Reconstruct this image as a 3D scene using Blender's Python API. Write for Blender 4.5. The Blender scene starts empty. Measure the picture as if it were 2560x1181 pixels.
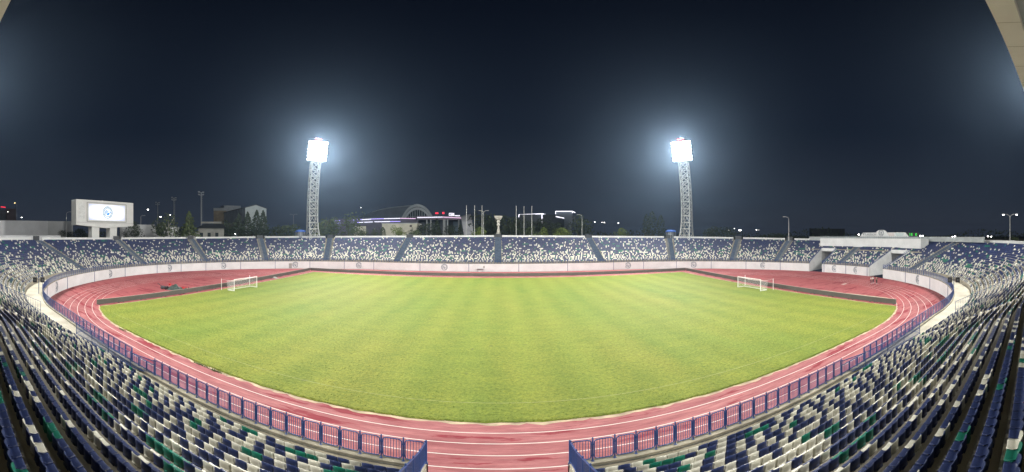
import bpy, bmesh, math, random
import numpy as np
from math import sin, cos, tan, atan2, hypot, pi, radians, sqrt
from mathutils import Vector, Matrix
rnd = random.Random(7)
nrs = np.random.RandomState(11)
SC = bpy.context.scene
COL = SC.collection

# ------------------------------------------------------------------ camera
F, X0, Y0, EYE = 854.0, 1245.0, 590.5, 11.7      # panorama: pixels per radian, axis pixel, horizon pixel, eye height
cam = bpy.data.cameras.new('camera'); cam.type = 'PANO'
cam.panorama_type = 'EQUIRECTANGULAR'
cam.latitude_min, cam.latitude_max = -(1181-Y0)/F, Y0/F
cam.longitude_min, cam.longitude_max = -X0/F, (2560-X0)/F
cam.clip_start, cam.clip_end = 0.1, 6000
camo = bpy.data.objects.new('camera', cam); COL.objects.link(camo)
camo.location = (0, 0, EYE); camo.rotation_euler = (radians(90), 0, 0)
SC.camera = camo
SC.render.engine = 'CYCLES'
SC.cycles.use_denoising = True
SC.cycles.volume_bounces = 0
SC.cycles.max_bounces = 6
SC.cycles.diffuse_bounces = 3
SC.cycles.transparent_max_bounces = 16
SC.cycles.sample_clamp_indirect = 4
SC.view_settings.view_transform = 'Standard'
SC.view_settings.look = 'None'
SC.view_settings.exposure = 0.0
SC.view_settings.gamma = 1.0
SC.view_settings.use_curve_mapping = False

# ------------------------------------------------------------------ night sky
W = bpy.data.worlds.new('World'); SC.world = W; W.use_nodes = True
nt = W.node_tree; nt.nodes.clear()
tc = nt.nodes.new('ShaderNodeTexCoord'); sp = nt.nodes.new('ShaderNodeSeparateXYZ')
cr = nt.nodes.new('ShaderNodeValToRGB'); bg = nt.nodes.new('ShaderNodeBackground'); wo = nt.nodes.new('ShaderNodeOutputWorld')
nt.links.new(tc.outputs['Generated'], sp.inputs[0]); nt.links.new(sp.outputs['Z'], cr.inputs[0])
nt.links.new(cr.outputs[0], bg.inputs[0]); nt.links.new(bg.outputs[0], wo.inputs[0])
el = cr.color_ramp.elements
el[0].position = 0.0; el[0].color = (0.027, 0.033, 0.048, 1)
el[1].position = 0.62; el[1].color = (0.0002, 0.0012, 0.0060, 1)
for p_, c_ in ((0.12, (0.015, 0.021, 0.034, 1)), (0.30, (0.0022, 0.0050, 0.0140, 1))):
    e_ = el.new(p_); e_.color = c_
bg.inputs[1].default_value = 1.0

# ------------------------------------------------------------------ floodlight powers (lamps hung in make_tower, plus an added fill light)
BEAM_W, SPILL_W, LEAK_FILL_W = 3.6e5, 2.7e5, 4.0e4
HAZE = 0.00020

# ------------------------------------------------------------------ materials
MATS = {}
def mat(name, col, rough=0.6, var=0.0, scale=3.0, bump=0.0, bscale=40.0, metal=0.0, spec=0.5, col2=None, detail=4):
    if name in MATS: return MATS[name]
    m = bpy.data.materials.new(name); m.use_nodes = True
    n = m.node_tree; b = n.nodes['Principled BSDF']
    b.inputs['Base Color'].default_value = (*col, 1)
    b.inputs['Roughness'].default_value = rough
    b.inputs['Metallic'].default_value = metal
    b.inputs['Specular IOR Level'].default_value = spec
    if var > 0 or col2 is not None or bump > 0:
        t = n.nodes.new('ShaderNodeTexCoord')
    if var > 0 or col2 is not None:
        nz = n.nodes.new('ShaderNodeTexNoise'); nz.inputs['Scale'].default_value = scale; nz.inputs['Detail'].default_value = detail
        n.links.new(t.outputs['Object'], nz.inputs['Vector'])
        r = n.nodes.new('ShaderNodeValToRGB')
        c2 = col2 if col2 is not None else tuple(c*(1-var) for c in col)
        r.color_ramp.elements[0].position = 0.35; r.color_ramp.elements[0].color = (*c2, 1)
        r.color_ramp.elements[1].position = 0.65; r.color_ramp.elements[1].color = (*[min(1, c*(1+var*0.5)) for c in col], 1)
        n.links.new(nz.outputs['Fac'], r.inputs[0]); n.links.new(r.outputs[0], b.inputs['Base Color'])
    if bump > 0:
        nb = n.nodes.new('ShaderNodeTexNoise'); nb.inputs['Scale'].default_value = bscale; nb.inputs['Detail'].default_value = 3
        bp = n.nodes.new('ShaderNodeBump'); bp.inputs['Strength'].default_value = bump; bp.inputs['Distance'].default_value = 0.05
        n.links.new(t.outputs['Object'], nb.inputs['Vector']); n.links.new(nb.outputs['Fac'], bp.inputs['Height'])
        n.links.new(bp.outputs[0], b.inputs['Normal'])
    MATS[name] = m
    return m
def emat(name, col, s, sample=True):
    if name in MATS: return MATS[name]
    m = bpy.data.materials.new(name); m.use_nodes = True
    n = m.node_tree; b = n.nodes['Principled BSDF']
    b.inputs['Base Color'].default_value = (*[c*0.3 for c in col], 1)
    b.inputs['Emission Color'].default_value = (*col, 1); b.inputs['Emission Strength'].default_value = s
    if not sample: m.cycles.emission_sampling = 'NONE'
    MATS[name] = m
    return m

white_wall = mat('white_wall_paint', (0.66, 0.67, 0.66), 0.7, 0.10, 0.5, 0.05, 8)
white_paint = mat('white_paint', (0.66, 0.675, 0.67), 0.6, 0.08, 0.4)
blue_paint = mat('blue_paint', (0.025, 0.060, 0.19), 0.4, 0.10, 2)
blue_step = mat('blue_step_paint', (0.070, 0.098, 0.145), 0.8, 0.25, 1.2)
concrete = mat('concrete', (0.33, 0.30, 0.235), 0.9, 0.28, 0.55, 0.3, 12)
concrete_pale = mat('pale_concrete', (0.43, 0.40, 0.32), 0.9, 0.22, 0.4, 0.2, 10)
cream = mat('cream_render', (0.66, 0.64, 0.52), 0.85, 0.12, 0.3)
dark_metal = mat('dark_metal', (0.05, 0.055, 0.06), 0.5)
grey_metal = mat('galvanised_steel', (0.52, 0.55, 0.54), 0.55, 0.1, 3)
black = mat('black_plastic', (0.015, 0.015, 0.016), 0.5)
trunk_m = mat('bark', (0.11, 0.09, 0.07), 0.9, 0.3, 5)
trunk_white = mat('limewashed_bark', (0.45, 0.44, 0.40), 0.9, 0.2, 4)
leaf_dark = mat('dark_foliage', (0.06, 0.085, 0.045), 0.7, 0.5, 1.2)
leaf_mid = mat('foliage', (0.11, 0.15, 0.06), 0.7, 0.5, 1.0)
leaf_lime = mat('lime_foliage', (0.18, 0.24, 0.05), 0.7, 0.45, 1.0)
glass_dark = mat('dark_glass', (0.02, 0.03, 0.035), 0.12)
bld_grey = mat('grey_cladding', (0.25, 0.27, 0.28), 0.7, 0.15, 0.3)
bld_white = mat('white_cladding', (0.55, 0.58, 0.58), 0.7, 0.12, 0.3)
bld_dark = mat('dark_cladding', (0.12, 0.14, 0.16), 0.7, 0.2, 0.3)
roof_dark = mat('dark_roof_sheet', (0.04, 0.045, 0.05), 0.6, 0.2, 0.5)
brown = mat('brown_render', (0.20, 0.16, 0.10), 0.8, 0.2, 0.5)

def ramp_node(n, stops):
    r = n.nodes.new('ShaderNodeValToRGB'); e = r.color_ramp.elements
    e[0].position, e[0].color = stops[0][0], (*stops[0][1], 1)
    e[1].position, e[1].color = stops[-1][0], (*stops[-1][1], 1)
    for p, c in stops[1:-1]:
        k = e.new(p); k.color = (*c, 1)
    return r
def mixc(n, fac, a, b, mode='MIX'):
    m = n.nodes.new('ShaderNodeMix'); m.data_type = 'RGBA'; m.blend_type = mode
    for s, v in ((0, fac), (6, a), (7, b)):
        if isinstance(v, (int, float)): m.inputs[s].default_value = v
        elif isinstance(v, tuple): m.inputs[s].default_value = (*v, 1)
        else: n.links.new(v, m.inputs[s])
    return m.outputs[2]
def noise(n, vec, scale, detail=4, rough=0.5):
    z = n.nodes.new('ShaderNodeTexNoise'); z.inputs['Scale'].default_value = scale
    z.inputs['Detail'].default_value = detail; z.inputs['Roughness'].default_value = rough
    n.links.new(vec, z.inputs['Vector']); return z.outputs['Fac']
def mapping(n, vec, sc, rot=(0, 0, 0)):
    m = n.nodes.new('ShaderNodeMapping'); m.inputs['Scale'].default_value = sc; m.inputs['Rotation'].default_value = rot
    n.links.new(vec, m.inputs['Vector']); return m.outputs[0]

def grass_material():
    m = bpy.data.materials.new('pitch_grass'); m.use_nodes = True; n = m.node_tree; b = n.nodes['Principled BSDF']
    t = n.nodes.new('ShaderNodeTexCoord').outputs['Object']
    big = noise(n, mapping(n, t, (1.0, 0.30, 1)), 0.085, 6, 0.62); mid = noise(n, mapping(n, t, (0.5, 1, 1)), 0.6, 5, 0.65); fine = noise(n, t, 3.2, 8, 0.85)
    r1 = ramp_node(n, [(0.32, (0.112, 0.160, 0.027)), (0.5, (0.152, 0.176, 0.030)), (0.68, (0.180, 0.182, 0.034))])
    n.links.new(big, r1.inputs[0])
    r2 = ramp_node(n, [(0.30, (0.74, 0.80, 0.72)), (0.5, (0.95, 0.96, 0.9)), (0.72, (1.18, 1.12, 1.0))])
    n.links.new(mid, r2.inputs[0])
    c = mixc(n, 0.75, r1.outputs[0], r2.outputs[0], 'MULTIPLY')
    r3 = ramp_node(n, [(0.36, (0.44, 0.50, 0.40)), (0.5, (0.95, 0.96, 0.9)), (0.64, (1.45, 1.4, 1.25))])
    n.links.new(fine, r3.inputs[0])
    c = mixc(n, 0.85, c, r3.outputs[0], 'MULTIPLY')
    b.inputs['Sheen Weight'].default_value = 0.10; b.inputs['Sheen Roughness'].default_value = 0.45; b.inputs['Sheen Tint'].default_value = (0.60, 0.85, 0.22, 1)
    # mown swathes, barely visible, running across the pitch
    wv = n.nodes.new('ShaderNodeTexWave'); wv.inputs['Scale'].default_value = 0.062; wv.inputs['Distortion'].default_value = 0.25
    wv.bands_direction = 'X'; n.links.new(t, wv.inputs['Vector'])
    c = mixc(n, wv.outputs['Fac'], mixc(n, 0.08, c, (0.02, 0.06, 0.01)), mixc(n, 0.09, c, (0.26, 0.30, 0.06)))
    # scattered worn spots
    sp_ = noise(n, t, 0.9, 2, 0.4); rs = ramp_node(n, [(0.70, (0, 0, 0)), (0.78, (1, 1, 1))]); n.links.new(sp_, rs.inputs[0])
    c = mixc(n, rs.outputs[0], c, (0.10, 0.11, 0.03))
    n.links.new(c, b.inputs['Base Color']); b.inputs['Roughness'].default_value = 0.85; b.inputs['Specular IOR Level'].default_value = 0.15
    bp = n.nodes.new('ShaderNodeBump'); bp.inputs['Strength'].default_value = 0.9; bp.inputs['Distance'].default_value = 0.10
    n.links.new(noise(n, t, 4.0, 5, 0.7), bp.inputs['Height']); n.links.new(bp.outputs[0], b.inputs['Normal'])
    return m

def track_material():
    m = bpy.data.materials.new('running_track_rubber'); m.use_nodes = True; n = m.node_tree; b = n.nodes['Principled BSDF']
    t = n.nodes.new('ShaderNodeTexCoord').outputs['Object']
    red = ramp_node(n, [(0.3, (0.26, 0.060, 0.066)), (0.7, (0.36, 0.100, 0.103))]); n.links.new(noise(n, t, 0.15, 5, 0.6), red.inputs[0])
    pink = ramp_node(n, [(0.3, (0.21, 0.060, 0.066)), (0.7, (0.34, 0.135, 0.135))]); n.links.new(noise(n, mapping(n, t, (0.25, 1.3, 1)), 0.9, 6, 0.65), pink.inputs[0])
    # wear: the home straight (small y) is bleached, the bends are not
    s = n.nodes.new('ShaderNodeSeparateXYZ'); n.links.new(t, s.inputs[0])
    mr = n.nodes.new('ShaderNodeMapRange'); mr.inputs['From Min'].default_value = 24; mr.inputs['From Max'].default_value = 19.5
    n.links.new(s.outputs['Y'], mr.inputs['Value'])
    w = n.nodes.new('ShaderNodeMath'); w.operation = 'MULTIPLY'; w.inputs[1].default_value = 0.95; n.links.new(mr.outputs[0], w.inputs[0])
    a = n.nodes.new('ShaderNodeMath'); a.operation = 'ADD'; n.links.new(w.outputs[0], a.inputs[0])
    q = n.nodes.new('ShaderNodeMapRange'); q.inputs['From Min'].default_value = 0.46; q.inputs['From Max'].default_value = 0.72; q.inputs['To Max'].default_value = 0.5
    n.links.new(noise(n, mapping(n, t, (0.5, 1.0, 1)), 0.12, 5, 0.6), q.inputs['Value']); n.links.new(q.outputs[0], a.inputs[1])
    a.use_clamp = True
    c = mixc(n, a.outputs[0], red.outputs[0], pink.outputs[0])
    # far straight, beige dust along the edge of the grass
    # deep red patches where the old surface shows, drawn out along the lanes
    st = ramp_node(n, [(0.555, (0, 0, 0)), (0.60, (1, 1, 1))]); n.links.new(noise(n, mapping(n, t, (0.16, 0.95, 1)), 0.75, 7, 0.68), st.inputs[0])
    c = mixc(n, st.outputs[0], c, (0.19, 0.022, 0.032))
    fs = ramp_node(n, [(0.30, (0.58, 0.52, 0.52)), (0.50, (1.0, 1.0, 1.0)), (0.70, (1.35, 1.45, 1.42))]); n.links.new(noise(n, mapping(n, t, (0.30, 3.0, 1)), 1.9, 8, 0.8), fs.inputs[0])
    c = mixc(n, 0.8, c, fs.outputs[0], 'MULTIPLY')
    n.links.new(c, b.inputs['Base Color']); b.inputs['Roughness'].default_value = 0.8; b.inputs['Specular IOR Level'].default_value = 0.25
    return m
grass_m, track_m = grass_material(), track_material()

def seat_material():
    m = bpy.data.materials.new('moulded_seat_plastic'); m.use_nodes = True; n = m.node_tree; b = n.nodes['Principled BSDF']
    a = n.nodes.new('ShaderNodeAttribute'); a.attribute_name = 'seat_colour'
    t = n.nodes.new('ShaderNodeTexCoord').outputs['Object']
    r = ramp_node(n, [(0.3, (0.72, 0.72, 0.70)), (0.7, (1.05, 1.05, 1.05))]); n.links.new(noise(n, t, 1.3, 4), r.inputs[0])
    n.links.new(mixc(n, 1.0, a.outputs['Color'], r.outputs[0], 'MULTIPLY'), b.inputs['Base Color'])
    b.inputs['Roughness'].default_value = 0.42; b.inputs['Specular IOR Level'].default_value = 0.35
    return m
seat_m = seat_material()
SEATCOL = {'navy': (0.024, 0.038, 0.115), 'white': (0.68, 0.66, 0.56), 'green': (0.010, 0.155, 0.105)}
seat_single = {k: mat('%s_seat_plastic' % k, v, 0.42, 0.16, 2.0, spec=0.35) for k, v in SEATCOL.items()}

# ------------------------------------------------------------------ helpers
class MB:
    def __init__(s): s.v = []; s.f = []
    def add(s, vs, fs):
        o = len(s.v); s.v += [tuple(p) for p in vs]; s.f += [tuple(i+o for i in f) for f in fs]
    def box(s, c, d, rz=0.0, M=None):
        x, y, z = d[0]/2, d[1]/2, d[2]/2
        vs = [Vector((sx*x, sy*y, sz*z)) for sz in (-1, 1) for sx, sy in ((-1, -1), (1, -1), (1, 1), (-1, 1))]
        R = M if M is not None else Matrix.Rotation(rz, 3, 'Z')
        c = Vector(c); s.add([R @ v + c for v in vs], [(0, 3, 2, 1), (4, 5, 6, 7), (0, 1, 5, 4), (1, 2, 6, 5), (2, 3, 7, 6), (3, 0, 4, 7)])
    def bar(s, a, b, w, h=None, n=4):
        a, b = Vector(a), Vector(b); d = b-a; L = d.length
        if L < 1e-6: return
        d.normalize(); up = Vector((0, 0, 1)) if abs(d.z) < 0.95 else Vector((1, 0, 0))
        x = d.cross(up).normalized(); y = x.cross(d).normalized(); h = w if h is None else h
        if n == 4: ring = [(-w/2, -h/2), (w/2, -h/2), (w/2, h/2), (-w/2, h/2)]
        else: ring = [(w/2*cos(2*pi*i/n), h/2*sin(2*pi*i/n)) for i in range(n)]
        vs = [a + x*p + y*q for p, q in ring] + [b + x*p + y*q for p, q in ring]
        fs = [(i, (i+1) % n, n+(i+1) % n, n+i) for i in range(n)] + [tuple(range(n-1, -1, -1)), tuple(range(n, 2*n))]
        s.add(vs, fs)
    def lathe(s, c, prof, n=12, M=None):
        c = Vector(c); vs = []; fs = []
        for r, z in prof:
            for i in range(n):
                v = Vector((r*cos(2*pi*i/n), r*sin(2*pi*i/n), z)); vs.append((M @ v if M is not None else v) + c)
        for k in range(len(prof)-1):
            for i in range(n): fs.append((k*n+i, k*n+(i+1) % n, (k+1)*n+(i+1) % n, (k+1)*n+i))
        fs.append(tuple(range(n-1, -1, -1))); fs.append(tuple((len(prof)-1)*n+i for i in range(n)))
        s.add(vs, fs)
    def mesh(s, name, m=None, smooth=False):
        me = bpy.data.meshes.new(name); me.from_pydata(s.v, [], s.f); me.update()
        if m is not None: me.materials.append(m)
        if smooth: me.polygons.foreach_set('use_smooth', [True]*len(me.polygons))
        return me
    def build(s, name, m, parent=None, smooth=False, loc=(0, 0, 0), rz=0.0):
        return obj(name, s.mesh(name, m, smooth), parent, loc, rz)
def obj(name, me, parent=None, loc=(0, 0, 0), rz=0.0):
    o = bpy.data.objects.new(name, me); COL.objects.link(o)
    o.location = loc; o.rotation_euler = (0, 0, rz)
    if parent is not None: o.parent = parent
    return o
def tag(o, label=None, cat=None, group=None, kind=None):
    if label: o['label'] = label
    if cat: o['category'] = cat
    if group: o['group'] = group
    if kind: o['kind'] = kind
    return o
def thing(name, label, cat, loc=(0, 0, 0), rz=0.0, group=None):
    return tag(obj(name, None, None, loc, rz), label, cat, group)
def at(px, D):
    t = (px-X0)/F; return Vector((D*sin(t), D*cos(t), 0))
def zat(py, D): return EYE + D*tan((Y0-py)/F)

# ------------------------------------------------------------------ the oval: stations along the perimeter wall
CX, CY = 37.0, 57.0
RA = np.array([0, 25, 45, 60, 75, 90, 115, 140, 180.]); RR = np.array([45.7, 47.1, 48.5, 49.5, 51.2, 52.9, 53.9, 54.5, 54.0])
sx, sy, nx, ny, al = [], [], [], [], []
def put(x, y, a, b, d): sx.append(x); sy.append(y); nx.append(a); ny.append(b); al.append(d)
for i in range(74): put(-i*0.5, CY-45.7, 0, -1, -(37-i*0.5))
for i in range(181):
    a = radians(i); R = float(np.interp(i, RA, RR)); put(-CX-R*sin(a), CY-R*cos(a), -sin(a), -cos(a), i)
for i in range(1, 148): put(-CX+i*0.5, CY+54.0, 0, 1, 180)
for i in range(181):
    a = radians(180-i); R = float(np.interp(180-i, RA, RR)); put(CX+R*sin(a), CY-R*cos(a), sin(a), -cos(a), 180-i)
for i in range(1, 74): put(CX-i*0.5, CY-45.7, 0, -1, -(i*0.5))
sx, sy, nx, ny, al = map(np.array, (sx, sy, nx, ny, al))
al[-73:] = -(37-np.abs(sx[-73:]))
al[:74] = -(37-np.abs(sx[:74]))
al = np.where((sy < 12) & (np.abs(sx) < 37), -(37-np.abs(sx)), al)   # near straight: minus metres from its end
al = np.append(al, al[0]); sx = np.append(sx, sx[0]); sy = np.append(sy, sy[0]); nx = np.append(nx, nx[0]); ny = np.append(ny, ny[0])
Q = np.concatenate([[0], np.cumsum(np.hypot(np.diff(sx), np.diff(sy)))]); QL = Q[-1]
w_ = np.clip((al+6)/46.0, 0, 1); w_ = w_*w_*(3-2*w_)
PITCH = 0.60+0.20*w_; Z0 = 2.46+0.76*w_; NROW = 21
_pxs = X0+F*np.arctan2(sx+nx*19, sy+ny*19)
ZTOP = np.interp(_pxs, [-400, 0, 300, 480, 700, 1245, 1672, 1864, 2055, 2400, 2560, 2900], [10.3, 10.3, 10.15, 10.3, 10.6, 11.0, 10.6, 10.15, 9.6, 9.65, 9.5, 9.5])
RISE = (1-w_)*0.272+w_*(ZTOP-Z0)/20.0
O1 = np.interp(al, [-37, -15, -4, 25, 50, 85, 180], [0.50, 0.50, 1.5, 3.3, 3.0, 1.2, 1.0])
def ip(arr, q): return float(np.interp(q % QL, Q, arr))
def P(q, off, z=0.0):
    return Vector((ip(sx, q)+ip(nx, q)*off, ip(sy, q)+ip(ny, q)*off, z))
def Nrm(q): return Vector((ip(nx, q), ip(ny, q), 0)).normalized()
def Tan(q):
    n = Nrm(q); return Vector((n.y, -n.x, 0))
def row_off(q, k): return ip(O1, q)+k*ip(PITCH, q)
def row_z(q, k): return ip(Z0, q)+k*ip(RISE, q)
def find_q(px, off=0.0):
    t = (px-X0)/F; X = sx+nx*off; Y = sy+ny*off
    d = np.arctan2(X, Y)-t; best = None
    for i in range(len(d)-1):
        if d[i]*d[i+1] <= 0 and abs(d[i]-d[i+1]) < 0.5:
            D = hypot(X[i], Y[i])
            if best is None or D > best[0]:
                best = (D, Q[i]+(Q[i+1]-Q[i])*abs(d[i])/max(1e-9, abs(d[i]-d[i+1])))
    return best[1]
WALL_TOP = 2.70
TUN = [(find_q(2023), find_q(2055)), (find_q(2172), find_q(2207))]
for i, (a, b) in enumerate(TUN): TUN[i] = (min(a, b), max(a, b))
TROW = 12                                       # rows cut away by a tunnel
VIP = (min(find_q(2055, 15), find_q(2312, 15)), max(find_q(2055, 15), find_q(2312, 15)))
VROW = 15
NEARL = 0.0
GATE = 2.35
def in_gate(q): p = P(q, 0); return p.y < 13 and abs(p.x) < GATE
def tunnel_of(q, pad=0.0):
    for a, b in TUN:
        if a-pad < q % QL < b+pad: return True
    return False
STAIR_PX = [97, 290, 476, 650, 826, 1025, 1245, 1470, 1672, 1846, 1975, 2165, 2390]
STAIRS = [(find_q(p, 19), 1.15, True) for p in STAIR_PX]
qn = 28.0
STAIRS += [(qn, 0.42, False), (QL-qn, 0.42, False)]

# ------------------------------------------------------------------ ground, pitch, track
def ring_poly(R, n=48, xc=CX, yn=None):
    pts = []
    for i in range(n+1):
        a = pi*i/n; pts.append((-xc-R*sin(a), CY-R*cos(a)))
    for i in range(n+1):
        a = pi*(1-i/n); pts.append((xc+R*sin(a), CY-R*cos(a)))
    return pts
def sheet(name, pts, z, m, **k):
    mb = MB(); mb.add([(x, y, z) for x, y in pts], [tuple(range(len(pts)))]); o = mb.build(name, m)
    if o.data.polygons[0].normal.z < 0: o.data.flip_normals()
    return tag(o, kind='structure')
# track level: one sheet inside the bowl, to just under the first rows
pts = [(P(q, 0.3).x, P(q, 0.3).y) for q in np.linspace(0, QL, 260, endpoint=False)]
sheet('running_track', pts, 0.0, track_m)
# outer ground on the embankment
outer_q = np.linspace(0, QL, 200, endpoint=False)
mb = MB(); iv = []
for q in outer_q:
    q = float(q); p = P(q, row_off(q, NROW)+1.1); c = Vector((0, CY, 0)); d = (p-c).normalized()
    iv.append(p)
    mb.v.append((p.x, p.y, 9.9)); m2 = c+d*260; mb.v.append((m2.x, m2.y, 9.9)); m3 = c+d*1300; mb.v.append((m3.x, m3.y, 9.9))
n_ = len(outer_q)
for i in range(n_):
    j = (i+1) % n_; mb.f += [(3*i, 3*j, 3*j+1, 3*i+1), (3*i+1, 3*j+1, 3*j+2, 3*i+2)]
g = mb.build('ground', mat('rough_ground', (0.06, 0.065, 0.045), 0.95, 0.5, 0.08)); tag(g, kind='structure')

# grass field
gp = []
R0 = 37.8
for i in range(0, 49):                       # lower-left bend of the inner kerb up to the corner of the grass
    a = radians(0+i*22.5/48*1.0); gp.append((-CX-R0*sin(a), CY-R0*cos(a)))
left_arc = [(x, y) for x, y in gp]
LT = [(-51.6, 22.6), (-52.8, 35), (-54.2, 60), (-56.6, 94.6)]
field = [(p[0]+0.12*rnd.uniform(-1, 1), p[1]+0.05*rnd.uniform(-1, 1)) for p in left_arc] + LT
right = [(-x, y) for x, y in field][::-1]
near = [(x, 19.2+0.05*sin(x*1.7)+0.04*sin(x*4.1+1)) for x in np.linspace(36.5, -36.5, 160)]
fp = field + right + near
fld = MB(); fld.add([(x, y, 0.03) for x, y in fp] + [(x, y, 0.0) for x, y in fp], [tuple(range(len(fp)))] + [(i, (i+1) % len(fp), len(fp)+(i+1) % len(fp), len(fp)+i) for i in range(len(fp))])
o = fld.build('pitch_grass', grass_m); tag(o, kind='structure')
if o.data.polygons[0].normal.z < 0: o.data.flip_normals()
# real tufts along the near edge and over the near quarter of the grass
def tufts():
    N = 26000; V = np.zeros((N*3, 3)); 
    x = nrs.uniform(-50, 50, N); u = nrs.rand(N)**1.6; y = 19.2+u*20
    edge = nrs.rand(N) < 0.25; y = np.where(edge, 19.15+nrs.rand(N)*0.25, y)
    ok = (np.abs(x) < 36.5) | (np.hypot(np.abs(x)-CX, y-CY) < R0-0.1); x, y = x[ok], y[ok]; N = len(x)
    a = nrs.rand(N)*pi; w = 0.02+0.03*nrs.rand(N); h = 0.02+0.035*nrs.rand(N)
    V = np.zeros((N, 3, 3))
    V[:, 0] = np.stack([x-np.cos(a)*w, y-np.sin(a)*w, np.full(N, 0.028)], 1)
    V[:, 1] = np.stack([x+np.cos(a)*w, y+np.sin(a)*w, np.full(N, 0.028)], 1)
    V[:, 2] = np.stack([x+nrs.uniform(-.04, .04, N), y+nrs.uniform(-.04, .04, N), 0.03+h], 1)
    me = bpy.data.meshes.new('grass_tufts'); me.vertices.add(N*3); me.vertices.foreach_set('co', V.ravel())
    me.loops.add(N*3); me.loops.foreach_set('vertex_index', np.arange(N*3)); me.polygons.add(N)
    me.polygons.foreach_set('loop_start', np.arange(N)*3); me.update(calc_edges=True)
    me.materials.append(grass_m); tag(obj('grass_tufts', me), kind='stuff')
tufts()

# painted lines on the track
line_m = mat('line_paint', (0.66, 0.63, 0.58), 0.7, 0.15, 1.5)
lines_root = thing('lane_markings', 'white painted lane lines running round the red running track', 'lane lines')
lines_root['kind'] = 'structure'
for i, R in enumerate((37.95, 39.1, 40.27, 41.45, 42.65, 43.85)):
    path = ring_poly(R, 90); inner = ring_poly(R-0.06, 90)
    mb = MB(); n = len(path)
    if i == 0:                        # kerb line shows only round the bends, beside the grass
        idx = [k for k in range(n) if abs(path[k][0]) > 50]
    else: idx = range(n)
    mb.v = [(x, y, 0.006) for x, y in path]+[(x, y, 0.006) for x, y in inner]
    S_ = set(idx)
    for k in range(n):
        j = (k+1) % n
        if k in S_ and j in S_ and abs(path[k][0]-path[j][0])+abs(path[k][1]-path[j][1]) < 90:
            mb.f.append((k, n+k, n+j, j))
    o = mb.build('lane_line', line_m, lines_root)
mb = MB(); mb.add([(-46, 21.86, 0.036), (46.8, 21.86, 0.036), (46.8, 21.93, 0.036), (-46, 21.93, 0.036)], [(0, 1, 2, 3)])
tag(mb.build('touchline', mat('faded_line_paint', (0.22, 0.245, 0.085), 0.8, 0.3, 1)), kind='structure')
# dry dust lying by the boards
def patch(name, x0, y0, lx, ly, ang, m, z, seed):
    r = random.Random(seed); n = 48; pts = []
    for i in range(n):
        a = 2*pi*i/n; k = 1+0.18*sin(3*a+seed)+0.12*r.uniform(-1, 1); px_, py_ = lx*cos(a)*k, ly*sin(a)*k
        pts.append((x0+px_*cos(ang)-py_*sin(ang), y0+px_*sin(ang)+py_*cos(ang)))
    return sheet(name, pts, z, m)
dust = mat('dry_dust', (0.38, 0.33, 0.24), 0.95, 0.35, 0.8)
patch('dust_patch', 57.9, 35.5, 8.5, 1.3, radians(85), dust, 0.005, 3)
sandy = mat('sandy_kerb_edge', (0.42, 0.33, 0.22), 0.95, 0.4, 0.9)
mb = MB()                                       # sandy strip along the grass edge
for i in range(1, len(LT)):
    pass
def strip(mb, pts, w, z, seed):
    r = random.Random(seed); L = []
    for i in range(len(pts)-1):
        a, b = Vector((*pts[i], 0)), Vector((*pts[i+1], 0)); m = max(1, int((b-a).length/0.8))
        for k in range(m): L.append(a+(b-a)*k/m)
    L.append(Vector((*pts[-1], 0))); vs = []
    for i, p in enumerate(L):
        d = (L[min(i+1, len(L)-1)]-L[max(i-1, 0)]).normalized(); nrm = Vector((-d.y, d.x, 0)); k = w*(0.45+0.9*r.random())
        vs += [(p.x, p.y, z), (p.x+nrm.x*k, p.y+nrm.y*k, z)]
    mb.add(vs, [(2*i, 2*i+1, 2*i+3, 2*i+2) for i in range(len(L)-1)])
strip(mb, [(x, y) for x, y in near][::-1], -0.30, 0.004, 1)
strip(mb, LT, 0.32, 0.004, 2); strip(mb, [(-x, y) for x, y in LT], -0.32, 0.004, 3)
strip(mb, [(-56.6, 94.6), (56.6, 94.6)], 0.5, 0.0045, 4)
strip(mb, [(-37, 19.2)]+left_arc[::3], 0.3, 0.0050, 5); strip(mb, [(37, 19.2)]+[(-x, y) for x, y in left_arc[::3]], -0.3, 0.0050, 6)
o = mb.build('sandy_verge', sandy); tag(o, kind='structure')
# weeds at the near kerb
mb = MB()
for k in range(420):
    cx_, cy_ = rnd.choice([(-22.5, 19.0), (-20.6, 18.95), (-37, 18.8)]); x = cx_+rnd.gauss(0, 0.5); y = cy_+rnd.gauss(0, 0.07); a = rnd.random()*pi; h = rnd.uniform(.05, .16)
    mb.add([(x-.03*cos(a), y-.03*sin(a), 0.003), (x+.03*cos(a), y+.03*sin(a), 0.003), (x+rnd.uniform(-.06, .06), y+rnd.uniform(-.06, .06), h)], [(0, 1, 2)])
tag(mb.build('weeds', leaf_mid), kind='stuff')

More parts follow.
